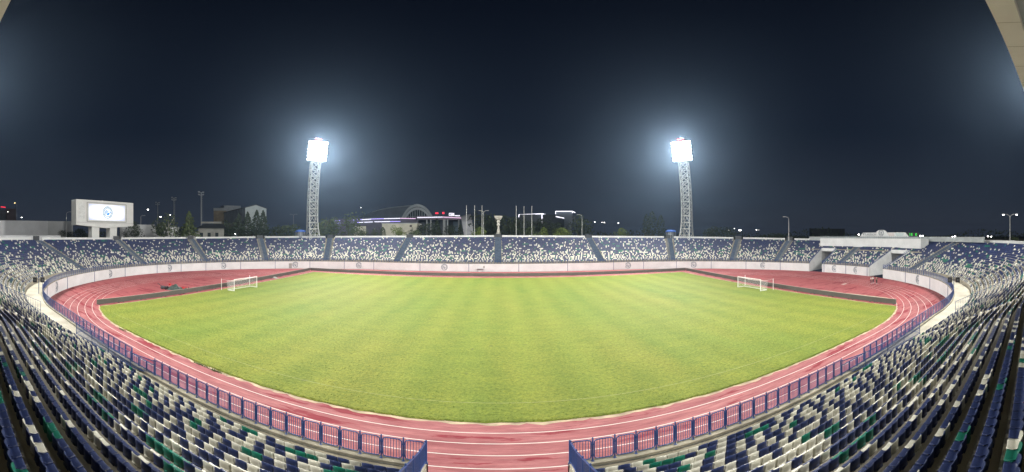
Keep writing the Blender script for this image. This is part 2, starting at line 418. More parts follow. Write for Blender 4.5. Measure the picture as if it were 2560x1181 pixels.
# ------------------------------------------------------------------ concrete bowl
bowl = thing('stadium_bowl', 'oval concrete terraces of the stadium rising round the red running track', 'stadium stand')
STEP = 1.0
qs = sorted(set([round(float(v), 3) for v in np.arange(0, QL, STEP)] + [round(v, 3) for t in TUN for v in t] + [round(VIP[0], 3), round(VIP[1], 3)] + [GATE, round(QL-GATE, 3)])) + [QL]
mb = MB(); mf = MB(); walks = [mf]; mst = [MB(), MB()]
for i in range(len(qs)-1):
    a, b = qs[i], qs[i+1]; m = (a+b)/2
    if b-a < 1e-3: continue
    gate = m < GATE or m > QL-GATE
    tun = tunnel_of(m); vip = VIP[0] < m < VIP[1]
    lo = TROW if (tun or gate) else 0; hi = VROW if vip else NROW
    # walkway between wall and first row
    if lo == TROW and walks[-1].v: walks.append(MB()); mf = walks[-1]
    if lo == 0:
        za, zb = row_z(a, 0)-0.02, row_z(b, 0)-0.02
        zw = lambda q: min(row_z(q, 0), 2.50)
        (mst[m > QL/2] if ip(al, m) < -14 else mf).add([P(a, 0.22, zw(a)), P(b, 0.22, zw(b)), P(b, row_off(b, 0), zw(b)), P(a, row_off(a, 0), zw(a))], [(0, 3, 2, 1)])
        mb.add([P(a, row_off(a, 0), zw(a)), P(b, row_off(b, 0), zw(b)), P(b, row_off(b, 0), row_z(b, 0)), P(a, row_off(a, 0), row_z(a, 0))], [(0, 3, 2, 1)])
    for k in range(lo, hi):
        o0a, o0b, o1a, o1b = row_off(a, k), row_off(b, k), row_off(a, k+1), row_off(b, k+1)
        za, zb, zc, zd = row_z(a, k), row_z(b, k), row_z(a, k+1), row_z(b, k+1)
        mb.add([P(a, o0a, za), P(b, o0b, zb), P(b, o1b, zb), P(a, o1a, za)], [(0, 3, 2, 1)])
        if k < hi-1: mb.add([P(a, o1a, za), P(b, o1b, zb), P(b, o1b, zd), P(a, o1a, zc)], [(0, 3, 2, 1)])
    if hi == NROW:
        za, zb = row_z(a, NROW-1), row_z(b, NROW-1)
        mb.add([P(a, row_off(a, NROW), za), P(b, row_off(b, NROW), zb), P(b, row_off(b, NROW)+1.2, zb), P(a, row_off(a, NROW)+1.2, za)], [(0, 3, 2, 1)])
mb.build('terrace', concrete, bowl); [m_.build('walkway', concrete_pale, bowl) for m_ in walks if m_.v]; [m_.build('narrow_walkway', mat('stained_concrete', (0.25, 0.225, 0.165), 0.9, 0.35, 0.9, 0.3, 10), bowl) for m_ in mst]

# perimeter wall (body, painted panels between blue posts, emblems)
wall = thing('perimeter_wall', 'white perimeter wall with blue posts and round emblems circling the track', 'wall')
def wall_run(mbo, a, b, o0, o1, z0, z1, step=1.0):
    n = max(1, int(math.ceil((b-a)/step)))
    for i in range(n):
        p, q = a+(b-a)*i/n, a+(b-a)*(i+1)/n
        vs = [P(p, o0, z0), P(q, o0, z0), P(q, o1, z0), P(p, o1, z0), P(p, o0, z1), P(q, o0, z1), P(q, o1, z1), P(p, o1, z1)]
        fs = [(0, 1, 2, 3), (4, 7, 6, 5), (0, 4, 5, 1), (3, 2, 6, 7)]
        if i == 0: fs.append((0, 3, 7, 4))
        if i == n-1: fs.append((1, 5, 6, 2))
        mbo.add(vs, fs)
runs = [(GATE, TUN[0][0]), (TUN[0][1], TUN[1][0]), (TUN[1][1], QL-GATE)]
mb = MB(); mc = MB()
for a, b in runs: wall_run(mb, a, b, 0.0, 0.22, 0, WALL_TOP-0.08); wall_run(mc, a, b, -0.05, 0.30, WALL_TOP-0.10, WALL_TOP)
mb.build('wall_body', white_wall, wall); mc.build('coping', mat('stained_concrete', (0.25, 0.225, 0.165), 0.9, 0.35, 0.9, 0.3, 10), wall)
POST_PX = [117.4, 168.4, 236.2, 312.6, 392.7, 452.7, 514.6, 601.5, 688, 774.7, 860.7, 934.5, 1050, 1172, 1297, 1419, 1534, 1609, 1691, 1778, 1865, 1950.6, 2060, 2114.6, 2168, 2263.5, 2325, 2370]
pq = [find_q(p) for p in POST_PX]
posts_q = sorted(pq + [GATE+5*i for i in range(1, 10)] + [QL-GATE-5*i for i in range(1, 10)])
mb = MB(); mb.box((0, 0, 1.31), (0.13, 0.07, 2.62)); pm = mb.mesh('wall_post', blue_paint)
for q in posts_q:
    p = P(q, -0.045); n = Nrm(q); obj('wall_post', pm, wall, p, atan2(n.y, n.x)-pi/2)
edges = sorted(posts_q + [GATE, QL-GATE] + [v for t in TUN for v in t])
for a, b in zip(edges[:-1], edges[1:]):
    if b-a < 0.6 or tunnel_of((a+b)/2): continue
    mb = MB(); wall_run(mb, a+0.08, b-0.08, -0.02, -0.003, 0.06, 2.58); mb.build('wall_panel', white_paint, wall)
def emblem_parts(r=1.0, t=0.02):
    """a round crest: double ring, lettering ticks, sweeping wing strokes and an oval, as flat raised pieces in the XY plane"""
    ring, art = MB(), MB()
    def ann(m, r0, r1, a0, a1, n, c=(0, 0), sx_=1, sy_=1, rot=0, taper=False):
        vs = []
        for i in range(n+1):
            a = a0+(a1-a0)*i/n; k = sin(pi*i/n) if taper else 1
            rm = (r0+r1)/2; ra, rb = rm-(rm-r0)*k, rm+(r1-rm)*k
            for rr in (ra, rb):
                x, y = rr*cos(a)*sx_, rr*sin(a)*sy_
                vs.append(((x*cos(rot)-y*sin(rot)+c[0])*r, (x*sin(rot)+y*cos(rot)+c[1])*r, t))
        m.add(vs, [(2*i, 2*i+1, 2*i+3, 2*i+2) for i in range(n)])
    ann(ring, 0.90, 1.0, 0, 2*pi, 40); ann(ring, 0.64, 0.72, 0, 2*pi, 36)
    for k in range(20):
        a = radians(k*18+8)
        if k in (13, 14, 15): continue
        ann(ring, 0.74, 0.89, a-0.10, a+0.05+0.03*(k % 3), 2)
    for j, (c, r0, r1, a0, a1) in enumerate([((0.10, -0.12), 0.62, 0.80, 100, 215), ((0.16, -0.10), 0.42, 0.57, 95, 220), ((0.20, -0.06), 0.24, 0.34, 80, 215)]):
        ann(art, r0*0.8, r1*0.8, radians(a0), radians(a1), 14, c, taper=True)
    ann(art, 0.0, 0.27, 0, 2*pi, 18, (0.08, -0.26), 1.15, 0.62, 0.45)
    ann(art, 0.12, 0.30, radians(-30), radians(80), 8, (0.30, -0.05), taper=True)
    ann(art, 0.0, 0.07, 0, 2*pi, 8, (0.18, 0.44))
    return ring, art
em_m = mat('grey_blue_print', (0.13, 0.17, 0.21), 0.7, 0.15, 3)
er, ea = emblem_parts(1.08); erm, eam = er.mesh('emblem_ring', em_m), ea.mesh('emblem_figure', em_m)
def place_emblem(q):
    n = Nrm(q); p = P(q, -0.022, 1.42); x = -Tan(q); z = Vector((0, 0, 1)); y = -n      # local X right as seen from the track, Y up, Z towards the track
    xr = z.cross(y)
    M = Matrix(((xr.x, 0, y.x, p.x), (xr.y, 0, y.y, p.y), (0, 1, 0, p.z), (0, 0, 0, 1)))
    e = obj('emblem', erm, wall); e.matrix_local = M; e['label'] = 'round grey crest printed on the white wall'
    f = obj('emblem_figure', eam, e)
for px in (140, 273.5, 422.5, 558, 738.5, 897.5, 1111, 1570, 1734, 1908, 2087, 2141, 2296): place_emblem(find_q(px))
# small utility hatches on the wall
hatch_m = mat('hatch_grey', (0.30, 0.30, 0.28), 0.7)
for px, w, z0, z1 in ((726, 1.1, 0.1, 1.9), (1210, 0.5, 1.2, 1.9)):
    q = find_q(px); p = P(q, -0.05, (z0+z1)/2); n = Nrm(q); mb = MB(); mb.box((0, 0, 0), (w, 0.06, z1-z0)); mb.build('hatch', hatch_m, wall, loc=p, rz=atan2(n.y, n.x)-pi/2)

# parapet round the rim, broken at the stair heads
def RIM(q): return row_z(q, NROW-1)+1.02
st_blue = [q for q, h, f in STAIRS if f]
cuts = []
for q in st_blue:
    if not (VIP[0]-1 < q < VIP[1]+1): cuts.append((q-1.5, q+1.5))
cuts.append((VIP[0], VIP[1])); cuts.sort()
segs = []; s0 = 60.0
for a, b in cuts:
    if a > s0: segs.append((s0, a))
    s0 = max(s0, b)
segs.append((s0, QL-60))
for a, b in segs:
    mb = MB(); n = max(1, int((b-a)/1.5))
    for i in range(n):
        p, q = a+(b-a)*i/n, a+(b-a)*(i+1)/n
        o, o2 = row_off(p, NROW)+0.6, row_off(q, NROW)+0.6
        z0 = 8.6; za, zb = RIM(p), RIM(q)
        vs = [P(p, o, z0), P(q, o2, z0), P(q, o2+0.25, z0), P(p, o+0.25, z0), P(p, o, za), P(q, o2, zb), P(q, o2+0.25, zb), P(p, o+0.25, za)]
        fs = [(0, 1, 2, 3), (4, 7, 6, 5), (0, 4, 5, 1), (3, 2, 6, 7)]
        if i == 0: fs.append((0, 3, 7, 4))
        if i == n-1: fs.append((1, 5, 6, 2))
        mb.add(vs, fs)
    mb.build('parapet', white_paint, bowl)
mg = MB()
for a, b in cuts[:]:
    if b-a > 5: continue
    q = (a+b)/2; o = row_off(q, NROW)+0.75
    mbg = MB(); p = P(q, o); n = Nrm(q)
    for i in range(9): mbg.box((-1.2+i*0.3, 0, 0.75), (0.05, 0.05, 1.5))
    mbg.box((0, 0, 1.5), (2.6, 0.07, 0.07)); mbg.box((0, 0, 0.1), (2.6, 0.07, 0.07)); mbg.box((0, 0.04, 0.8), (2.5, 0.02, 1.3))
    mbg.build('gate', dark_metal, bowl, loc=(p.x, p.y, row_z(q, NROW-1)), rz=atan2(n.y, n.x)-pi/2)

# stairways (half steps between the rows)
for q, hw, blue in STAIRS:
    mb = MB(); lo = 0; hi = VROW if VIP[0] < q < VIP[1] else NROW
    t = Tan(q); 
    for k in range(lo, hi):
        for h in (0, 1):
            z = row_z(q, k)+0.02+(h*ip(RISE, q)/2); o0 = row_off(q, k)+(h*0.5*ip(PITCH, q)) + (0.0 if h else -0.01); o1 = row_off(q, k+1)+0.01
            a0, a1 = P(q, o0), P(q, o1); c = (a0+a1)/2
            mb.box((c.x, c.y, z-0.10), (2*hw, (a1-a0).length, 0.24), atan2(Nrm(q).y, Nrm(q).x)-pi/2)
    o = mb.build('stairway', blue_step if blue else concrete, bowl)
    o['label'] = 'blue painted stairway' if blue else 'bare concrete stairway'

# tunnels through the right-hand stand
for (a, b) in TUN:
    m = (a+b)/2
    oe = row_off(m, TROW)
    for q in (a, b):
        mw = MB(); mcap = MB()
        t = Tan(q)*0.18*(1 if q == b else -1)
        prof = [(0.0, WALL_TOP)]
        for k in range(0, TROW+1): prof.append((row_off(q, k), max(WALL_TOP, row_z(q, k)+0.25)))
        vs = []
        for o_, z_ in prof: vs += [P(q, o_, 0), P(q, o_, z_)]
        n = len(prof); vs2 = [v+t for v in vs]; 
        mw.add(vs+vs2, [(2*i, 2*i+2, 2*i+3, 2*i+1) for i in range(n-1)] + [(2*n+2*i, 2*n+2*i+1, 2*n+2*i+3, 2*n+2*i+2) for i in range(n-1)] + [(2*i+1, 2*i+3, 2*n+2*i+3, 2*n+2*i+1) for i in range(n-1)] + [(0, 1, 2*n+1, 2*n)])
        for i in range(n-1):
            p0, p1 = P(q, *prof[i])+t*0.5, P(q, *prof[i+1])+t*0.5; p0.z += 0.03; p1.z += 0.03
            mcap.bar(p0, p1, 0.26, 0.06)
            mcap.bar(p0+Vector((0, 0, .45)), p1+Vector((0, 0, .45)), 0.06); mcap.bar(p0, p0+Vector((0, 0, .45)), 0.05)
        mw.build('tunnel_wall', white_wall, bowl); mcap.build('tunnel_rail', blue_paint, bowl)
    # portal: white lintel and a funnel-shaped throat
    zt = row_z(m, TROW)+0.15; ml = MB()
    A, B = P(a, oe, 0), P(b, oe, 0)
    c = (A+B)/2; ang = atan2(Nrm(m).y, Nrm(m).x)-pi/2
    wdt = (B-A).length
    ml.box((c.x, c.y, zt-0.35), (wdt, 0.3, 1.1), ang)
    ml.build('tunnel_lintel', white_wall, bowl)
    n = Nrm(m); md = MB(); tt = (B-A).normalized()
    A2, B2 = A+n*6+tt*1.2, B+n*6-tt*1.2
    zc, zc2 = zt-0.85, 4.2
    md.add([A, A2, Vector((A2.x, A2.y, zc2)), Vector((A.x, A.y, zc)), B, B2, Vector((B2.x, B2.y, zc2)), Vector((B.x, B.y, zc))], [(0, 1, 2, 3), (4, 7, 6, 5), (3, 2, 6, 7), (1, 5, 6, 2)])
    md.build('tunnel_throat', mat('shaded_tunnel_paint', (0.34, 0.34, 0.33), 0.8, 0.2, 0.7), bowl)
# gate bay in the home straight
for s in (-1, 1):
    mb = MB()
    prof = [(0.0, WALL_TOP)] + [(0.50+0.60*k, 2.46+0.272*k+0.10) for k in range(1, TROW+1)]
    vs = []
    for o_, z_ in prof: vs += [(s*GATE, CY-45.7-o_, 0), (s*GATE, CY-45.7-o_, z_)]
    n = len(prof); vs2 = [(v[0]+s*0.2, v[1], v[2]) for v in [tuple(q_) for q_ in vs]]
    mb.add(vs+vs2, [(2*i, 2*i+2, 2*i+3, 2*i+1) for i in range(n-1)]+[(2*n+2*i, 2*n+2*i+1, 2*n+2*i+3, 2*n+2*i+2) for i in range(n-1)]+[(2*i+1, 2*i+3, 2*n+2*i+3, 2*n+2*i+1) for i in range(n-1)]+[(0, 1, 2*n+1, 2*n)])
    mb.build('gateway_wall', concrete, bowl)
mb = MB(); mb.box((0, CY-45.7-4.6, -0.02), (2*GATE-0.02, 9.0, 0.06)); mb.build('gateway_floor', concrete, bowl)
# outer face of the near stand so that nothing shows hollow

# ------------------------------------------------------------------ seats
PROF = [(-.235, .03), (-.265, .085), (-.24, .115), (-.13, .092), (-.045, .105), (0.000, .16), (.020, .28), (.040, .395), (.053, .41), (.068, .395), (.056, .25), (.042, .10), (.03, .0)]
def seat_geo(cols, idx, caps=True):
    us = {5: (-1, -.62, 0, .62, 1), 3: (-1, 0, 1)}[cols]
    pr = [PROF[i] for i in idx]; vs = []
    for (y, z), i in zip(pr, idx):
        for u in us:
            yy, zz, hw = y, z, .208
            if i <= 4: zz += .022*u*u; hw = .205 - (.035 if i <= 1 else 0)
            elif i <= 10: yy -= .055*u*u; zz -= (.035*u*u*u*u + .018*(1-abs(u))*0 if i in (7, 8, 9) else 0)
            else: yy -= .03*u*u; hw = .19
            if i in (7, 8, 9): zz += .014*cos(pi*u)
            vs.append((u*hw, yy, zz))
    n = len(pr); fs = [(r*cols+c, r*cols+c+1, (r+1)*cols+c+1, (r+1)*cols+c) for r in range(n-1) for c in range(cols-1)]
    if caps: fs += [tuple(r*cols for r in range(n)), tuple(r*cols+cols-1 for r in range(n))[::-1]]
    return vs, fs
seats = []                                       # x, y, z, yaw, colour, row, q
def in_stair(q, pad=0.2):
    for s, h, f in STAIRS:
        if abs(q-s) < h+pad: return True
    return False
SP_NEAR, SP_FAR = 0.445, 0.455
for k in range(NROW):
    # walk along this row's own offset curve (at the seat backs)
    fr = 0.34
    ox = sx+nx*(O1+k*PITCH+fr); oy = sy+ny*(O1+k*PITCH+fr)
    cl = np.concatenate([[0], np.cumsum(np.hypot(np.diff(ox), np.diff(oy)))])
    d = []; x_ = 0.2
    while x_ < cl[-1]:
        d.append(x_); qx = float(np.interp(x_, cl, Q)); nr_ = float(np.interp(min(qx, QL-qx), [37, 60], [0, 1])); x_ += SP_NEAR+(SP_FAR-SP_NEAR)*nr_
    q = np.interp(np.array(d), cl, Q)
    prev = None
    for qq in q:
        if k < TROW and tunnel_of(qq, 0.45): continue
        if (qq < GATE+0.45 or qq > QL-GATE-0.45) and k < TROW: continue
        if k >= VROW and VIP[0]-0.3 < qq < VIP[1]+0.3: continue
        if k == TROW-1 and VIP[0]-2 < qq < VIP[1]+2: continue      # bare band beside the tunnels
        if in_stair(qq): continue
        if 58 < min(qq, QL-qq) < 58.6: continue
        p = P(qq, row_off(qq, k)+fr); n = Nrm(qq)
        near_ = p.y < 12 and abs(p.x) < 45
        pw = np.interp(k, [0, 5, 8, 12, 20], [0.44, 0.40, 0.19, 0.11, 0.06]) if not near_ else np.interp(k, [0, 7, 10, 20], [0.50, 0.45, 0.22, 0.15])
        pg = (0.09 if k < 9 else 0.04) if not near_ else 0.075
        r = rnd.random()
        if prev == 'green' and rnd.random() < 0.30: c = 'green'
        elif prev == 'white' and k < 7 and rnd.random() < 0.45: c = 'navy'
        elif prev == 'navy' and k < (8 if near_ else 5) and rnd.random() < 0.30: c = 'white'
        else: c = 'white' if r < pw*1.08 else ('green' if r < pw*1.08+pg*0.8 else 'navy')
        prev = c
        seats.append((p.x, p.y, row_z(qq, k)+0.0, atan2(n.y, n.x)-pi/2+rnd.gauss(0, 0.02), c, k, qq, 1.0+0.0*float(np.interp(min(qq, QL-qq), [37, 60], [0, 1]))))
S = np.array([s[:4]+(s[7],) for s in seats]); SC_ = [s[4] for s in seats]
dist = np.sqrt(S[:, 0]**2+S[:, 1]**2+(S[:, 2]+0.5-EYE)**2)
th = np.arctan2(S[:, 0], S[:, 1]); ph = np.arctan2(EYE-S[:, 2]-0.30, np.hypot(S[:, 0], S[:, 1]))
vis = (th > -X0/F+0.01) & (th < (2560-X0)/F-0.01) & (ph < (1181-Y0)/F-0.004)
order = np.argsort(np.where(vis, dist, 1e9)); single = set(int(i) for i in order[:300])
order_vis_near = dist < 34
def mass(name, idx, vs, fs, label):
    idx = np.array(idx); n = len(idx); V = np.array(vs); nv = len(V)
    c, s = np.cos(S[idx, 3]), np.sin(S[idx, 3])
    k_ = S[idx, 4][:, None]
    X = (V[None, :, 0]*c[:, None]-V[None, :, 1]*s[:, None])*k_+S[idx, 0][:, None]
    Y = (V[None, :, 0]*s[:, None]+V[None, :, 1]*c[:, None])*k_+S[idx, 1][:, None]
    Z = V[None, :, 2]*k_+S[idx, 2][:, None]
    co = np.stack([X, Y, Z], 2).reshape(-1, 3)
    tot = np.array([len(f) for f in fs]); lv = np.concatenate([np.array(f) for f in fs])
    LI = (lv[None, :]+(np.arange(n)*nv)[:, None]).ravel(); starts = np.concatenate([[0], np.cumsum(tot)[:-1]])
    LS = (starts[None, :]+(np.arange(n)*len(lv))[:, None]).ravel()
    me = bpy.data.meshes.new(name); me.vertices.add(len(co)); me.vertices.foreach_set('co', co.ravel())
    me.loops.add(len(LI)); me.loops.foreach_set('vertex_index', LI); me.polygons.add(len(LS)); me.polygons.foreach_set('loop_start', LS)
    me.update(calc_edges=True)
    at_ = me.color_attributes.new('seat_colour', 'FLOAT_COLOR', 'POINT')
    base = np.array([SEATCOL[SC_[i]] for i in idx]); base = base*(0.88+0.24*nrs.rand(n))[:, None]
    colr = np.concatenate([base, np.ones((n, 1))], 1); colr = np.repeat(colr, nv, axis=0)
    at_.data.foreach_set('color', colr.astype(np.float32).ravel())
    me.materials.append(seat_m); me.polygons.foreach_set('use_smooth', np.ones(len(LS), dtype=bool))
    o = obj(name, me); tag(o, label, None, 'stadium seats', 'stuff'); return o
rest = [i for i in range(len(seats)) if i not in single]
nearl = [i for i in rest if dist[i] < 36]; farl = [i for i in rest if dist[i] >= 36]
v5, f5 = seat_geo(5, list(range(13))); v3, f3 = seat_geo(3, [0, 2, 4, 6, 8, 10, 12])
mass('near_stand_seats', nearl, v5, f5, 'rows of navy, white and green plastic seats in the stand below the camera')
mass('far_stand_seats', farl, v3, f3, 'rows of navy, white and green plastic seats round the far side and ends of the bowl')
pan_v, pan_f = seat_geo(5, [0, 1, 2, 3, 4, 5]); back_v, back_f = seat_geo(5, [5, 6, 7, 8, 9, 10, 11, 12])
pans, backs = {}, {}
for c in SEATCOL:
    a, b = MB(), MB(); a.add(pan_v, pan_f); b.add(back_v, back_f)
    a.box((0, -.10, .045), (.26, .12, .08)); b.box((0, .02, .04), (.26, .05, .08))
    pans[c], backs[c] = a.mesh('seat_pan', seat_single[c], True), b.mesh('backrest', seat_single[c], True)
ORD = ['first', 'second', 'third', 'fourth', 'fifth', 'sixth', 'seventh', 'eighth', 'ninth', 'tenth', 'eleventh', 'twelfth', 'thirteenth', 'fourteenth', 'fifteenth', 'sixteenth', 'seventeenth', 'eighteenth', 'nineteenth', 'twentieth', 'twenty-first', 'twenty-second', 'twenty-third', 'twenty-fourth', 'twenty-fifth', 'twenty-sixth', 'twenty-seventh', 'twenty-eighth', 'twenty-ninth', 'thirtieth']
rows = {}
for i in single:
    rows.setdefault((seats[i][5], seats[i][0] < 0), []).append(i)
for (k, left), lst in rows.items():
    lst.sort(key=lambda i: -abs(th[i]))          # outermost in the photograph first
    for n_, i in enumerate(lst):
        c = seats[i][4]
        lab = '%s chair near %s bottom corner, %s row from fence, %s from picture edge' % (c, 'left' if left else 'right', ORD[k], ORD[min(n_, 29)])
        t = thing('stadium_chair', lab, 'chair', S[i, :3], S[i, 3], 'stadium seats'); t.scale = (S[i, 4],)*3
        obj('seat_pan', pans[c], t); obj('backrest', backs[c], t)

# ------------------------------------------------------------------ fences
def fence_panel_meshes(w=0.78, h=0.98):
    fr = MB(); r = 0.12; z0 = 0.12
    pts = []
    for cx_, cz, a0 in ((w/2-r-.05, z0+h-r, 0), (-w/2+r+.05, z0+h-r, 90), (-w/2+r+.05, z0+r, 180), (w/2-r-.05, z0+r, 270)):
        for j in range(4): a = radians(a0+j*30); pts.append((cx_+r*cos(a), 0, cz+r*sin(a)))
    for i in range(len(pts)): fr.bar(pts[i], pts[(i+1) % len(pts)], 0.05, n=6)
    for s in (-1, 1):
        for z in (0.32, 0.88): fr.bar((s*(w/2-.05), 0, z), (s*w/2, 0, z), 0.05)
    br = MB(); br.bar((0, 0, z0+.02), (0, 0, z0+h-.02), 0.017)
    po = MB(); po.bar((0, 0, 0), (0, 0, 1.17), 0.06, n=8); po.lathe((0, 0, 1.17), [(0.03, 0), (0.035, 0.01), (0.02, 0.04), (0.005, 0.05)], 8); po.box((0, 0, 0.01), (0.10, 0.10, 0.02))
    return fr.mesh('panel', blue_paint), br.mesh('bar', blue_paint), po.mesh('post', blue_paint)
FRM, BAR, POST = fence_panel_meshes()
YF = CY-45.7
for s, lab in ((-1, 'blue steel fence of round-cornered panels, track side of the stand, left of the gateway'), (1, 'blue steel fence of round-cornered panels, track side of the stand, right of the gateway')):
    fz = thing('barrier_fence', lab, 'fence', (0, 0, 0))
    x = GATE+0.03; npan = 19
    for i in range(npan+1):
        xx = s*(x+i*0.80)
        obj('post', POST, fz, (xx, YF-0.12, WALL_TOP))
        if i < npan:
            pnl = obj('panel', FRM, fz, (s*(x+(i+.5)*0.80), YF-0.12, WALL_TOP))
            for j in range(6): obj('bar', BAR, pnl, (-0.25+j*0.10, 0, 0))
    gf = thing('gateway_fence', 'blue railing running back from the track along the %s side of the central gateway' % ('left' if s < 0 else 'right'), 'fence')
    for i in range(6):
        yy = YF-0.15-i*0.82; zz = WALL_TOP
        obj('post', POST, gf, (s*(GATE+0.06), yy, WALL_TOP+max(0, i-0.5)*0.28))
    mb = MB()
    for i in range(38):
        yy = YF-0.2-i*0.105; zz = WALL_TOP+max(0, (YF-yy)/0.82-0.5)*0.28; mb.bar((s*(GATE+0.06), yy, zz+.1), (s*(GATE+0.06), yy, zz+1.08), 0.02)
    for h in (0.12, 1.1):
        for i in range(5):
            y0, y1 = YF-0.15-i*0.82, YF-0.15-(i+1)*0.82; z0, z1 = WALL_TOP+max(0, i-0.5)*0.28+h, WALL_TOP+max(0, i+0.5)*0.28+h
            mb.bar((s*(GATE+0.06), y0, z0), (s*(GATE+0.06), y1, z1), 0.045)
    mb.build('railing_bars', blue_paint, gf)['kind'] = 'stuff'
# flat-posted railing on the wall round the bends and the far side
mb = MB(); mb.box((0, 0, 0.55), (0.13, 0.035, 1.10)); FLAT = mb.mesh('post', blue_paint)
mb = MB(); mb.box((0, 0, 0.35), (0.13, 0.035, 0.7)); FLATLOW = mb.mesh('post', blue_paint)
def rail_run(a, b, label, spacing=0.95, low=False):
    f = thing('wall_railing', label, 'railing'); n = max(1, int((b-a)/spacing)); mb = MB(); h = 0.7 if low else 1.10
    for i in range(n+1):
        q = a+(b-a)*i/n; p = P(q, 0.12, WALL_TOP); nn = Nrm(q)
        obj('post', FLATLOW if low else FLAT, f, p, atan2(nn.y, nn.x)-pi/2)
        if i < n:
            q2 = a+(b-a)*(i+1)/n; r = P(q2, 0.12, WALL_TOP)
            for z in ((h-0.03), 0.10): mb.bar(p+Vector((0, 0, z)), r+Vector((0, 0, z)), 0.045)
            for j in range(1, 8):
                m_ = p.lerp(r, j/8); mb.bar(m_+Vector((0, 0, .1)), m_+Vector((0, 0, h-.04)), 0.014)
    mb.build('railing_bars', blue_paint, f)['kind'] = 'stuff'
qL1, qfl, qfr = 20.5, find_q(826), find_q(1672)
rail_run(17.6, qL1, 'low blue railing where the walkway drops beside the left end of the panelled fence', low=True)
rail_run(qL1, find_q(452.7), 'blue flat-posted railing on the wall round the left bend')
rail_run(find_q(452.7)+0.9, find_q(934.5), 'blue railing on the wall in front of the far left seats')
rail_run(find_q(934.5)+0.9, find_q(1534), 'blue railing on the wall in front of the far middle seats')
rail_run(find_q(1534)+0.9, TUN[0][0], 'blue railing on the wall between far middle seats and first tunnel')
rail_run(TUN[0][1], TUN[1][0], 'short blue railing on the wall between the two tunnels')
rail_run(TUN[1][1], QL-qL1, 'blue flat-posted railing on the wall round the right bend')
rail_run(QL-qL1, QL-17.6, 'low blue railing where the walkway drops beside the right end of the panelled fence', low=True)
# inner railing along the first row of seats where the walkway widens, with its gate
for s, side in ((-1, 'left'), (1, 'right')):
    f = thing('inner_railing', 'blue barred railing and gate between first seat row and walkway, %s side' % side, 'railing')
    y0 = YF-0.75
    xs = [17.7, 19.9, 23.0, 26.0, 29.2]; zf = WALL_TOP-0.15
    ptsr = [(xs[0], YF-0.12), (xs[1], YF-0.55), (xs[2], y0), (xs[3], y0-.1), (xs[4], y0-.35)]
    mb = MB()
    for i, (x, y) in enumerate(ptsr):
        obj('post', POST, f, (s*x, y, zf))
        if i < len(ptsr)-1:
            x2, y2 = ptsr[i+1]
            for z in (0.10, 0.62, 1.12) if i else (0.10, 1.12): mb.bar((s*x, y, zf+z), (s*x2, y2, zf+z), 0.04)
            n = int((x2-x)/0.12)
            for j in range(1, n): t = j/n; mb.bar((s*(x+(x2-x)*t), y+(y2-y)*t, zf+.1), (s*(x+(x2-x)*t), y+(y2-y)*t, zf+1.12), 0.018)
    for z in (0.15, 1.12): mb.bar((s*29.2, y0-.35, zf+z), (s*29.6, y0+.55, zf+z), 0.04)
    mb.bar((s*29.6, y0+.55, zf), (s*29.6, y0+.55, zf+1.15), 0.06)
    mb.build('railing_bars', blue_paint, f)['kind'] = 'stuff'
    # sector fence running back up the stand
    f = thing('sector_fence', 'thin blue barred fence climbing the rows between near stand and %s bend' % side, 'fence')
    mb = MB(); q = 39.5 if s < 0 else QL-39.5; prev = None
    for k in range(0, 12):
        for h in (0, .33, .66):
            o_ = row_off(q, k+h)-0.1; p = P(q, o_); z = row_z(q, k)+0.02; zt = row_z(q, k+h)+1.25
            mb.bar((p.x, p.y, z), (p.x, p.y, zt), 0.022)
            if prev is not None: mb.bar(prev, (p.x, p.y, zt), 0.045); mb.bar(Vector(prev)-Vector((0, 0, 1.0)), (p.x, p.y, zt-1.0), 0.03)
            prev = (p.x, p.y, zt)
    mb.build('railing_bars', blue_paint, f)['kind'] = 'stuff'
    for k in (0, 4, 8, 12): p = P(q, row_off(q, k)-0.1); obj('post', POST, f, (p.x, p.y, row_z(q, k)))

# ------------------------------------------------------------------ LED boards round the pitch
board_m = mat('switched_off_led_panel', (0.095, 0.092, 0.080), 0.55, 0.12, 0.8, spec=0.4)
cap_m = mat('board_top_trim', (0.34, 0.30, 0.26), 0.6)
def board(a, b, label, panel=4.8):
    a, b = Vector((*a, 0)), Vector((*b, 0)); d = b-a; L = d.length; n = round(L/panel); ang = atan2(d.y, d.x)
    t = thing('pitchside_board', label, 'advertising board', a, ang)
    mb = MB(); w = L/n-0.02; mb.box((0, 0, 0.52), (w, 0.12, 0.86)); me = mb.mesh('panel', board_m)
    mc = MB(); mc.box((0, 0, 0.965), (w, 0.16, 0.03)); mcm = mc.mesh('top_trim', cap_m)
    mf_ = MB()
    mf_.box((0, 0.0, 0.045), (0.06, 0.5, 0.09))
    mfm = mf_.mesh('foot', dark_metal)
    for i in range(n):
        p = obj('panel', me, t, ((i+.5)*L/n, 0, 0)); obj('top_trim', mcm, p); [obj('foot', mfm, p, (k*w*0.4, 0, 0)) for k in (-1, 1)]
board((-60.2, 98.0), (-52.6, 22.0), 'long dark pitchside board behind the left goal')
board((-60.2, 98.3), (60.2, 98.3), 'long dark pitchside board along the far touchline')
board((60.2, 98.0), (52.7, 22.6), 'long dark pitchside board behind the right goal')

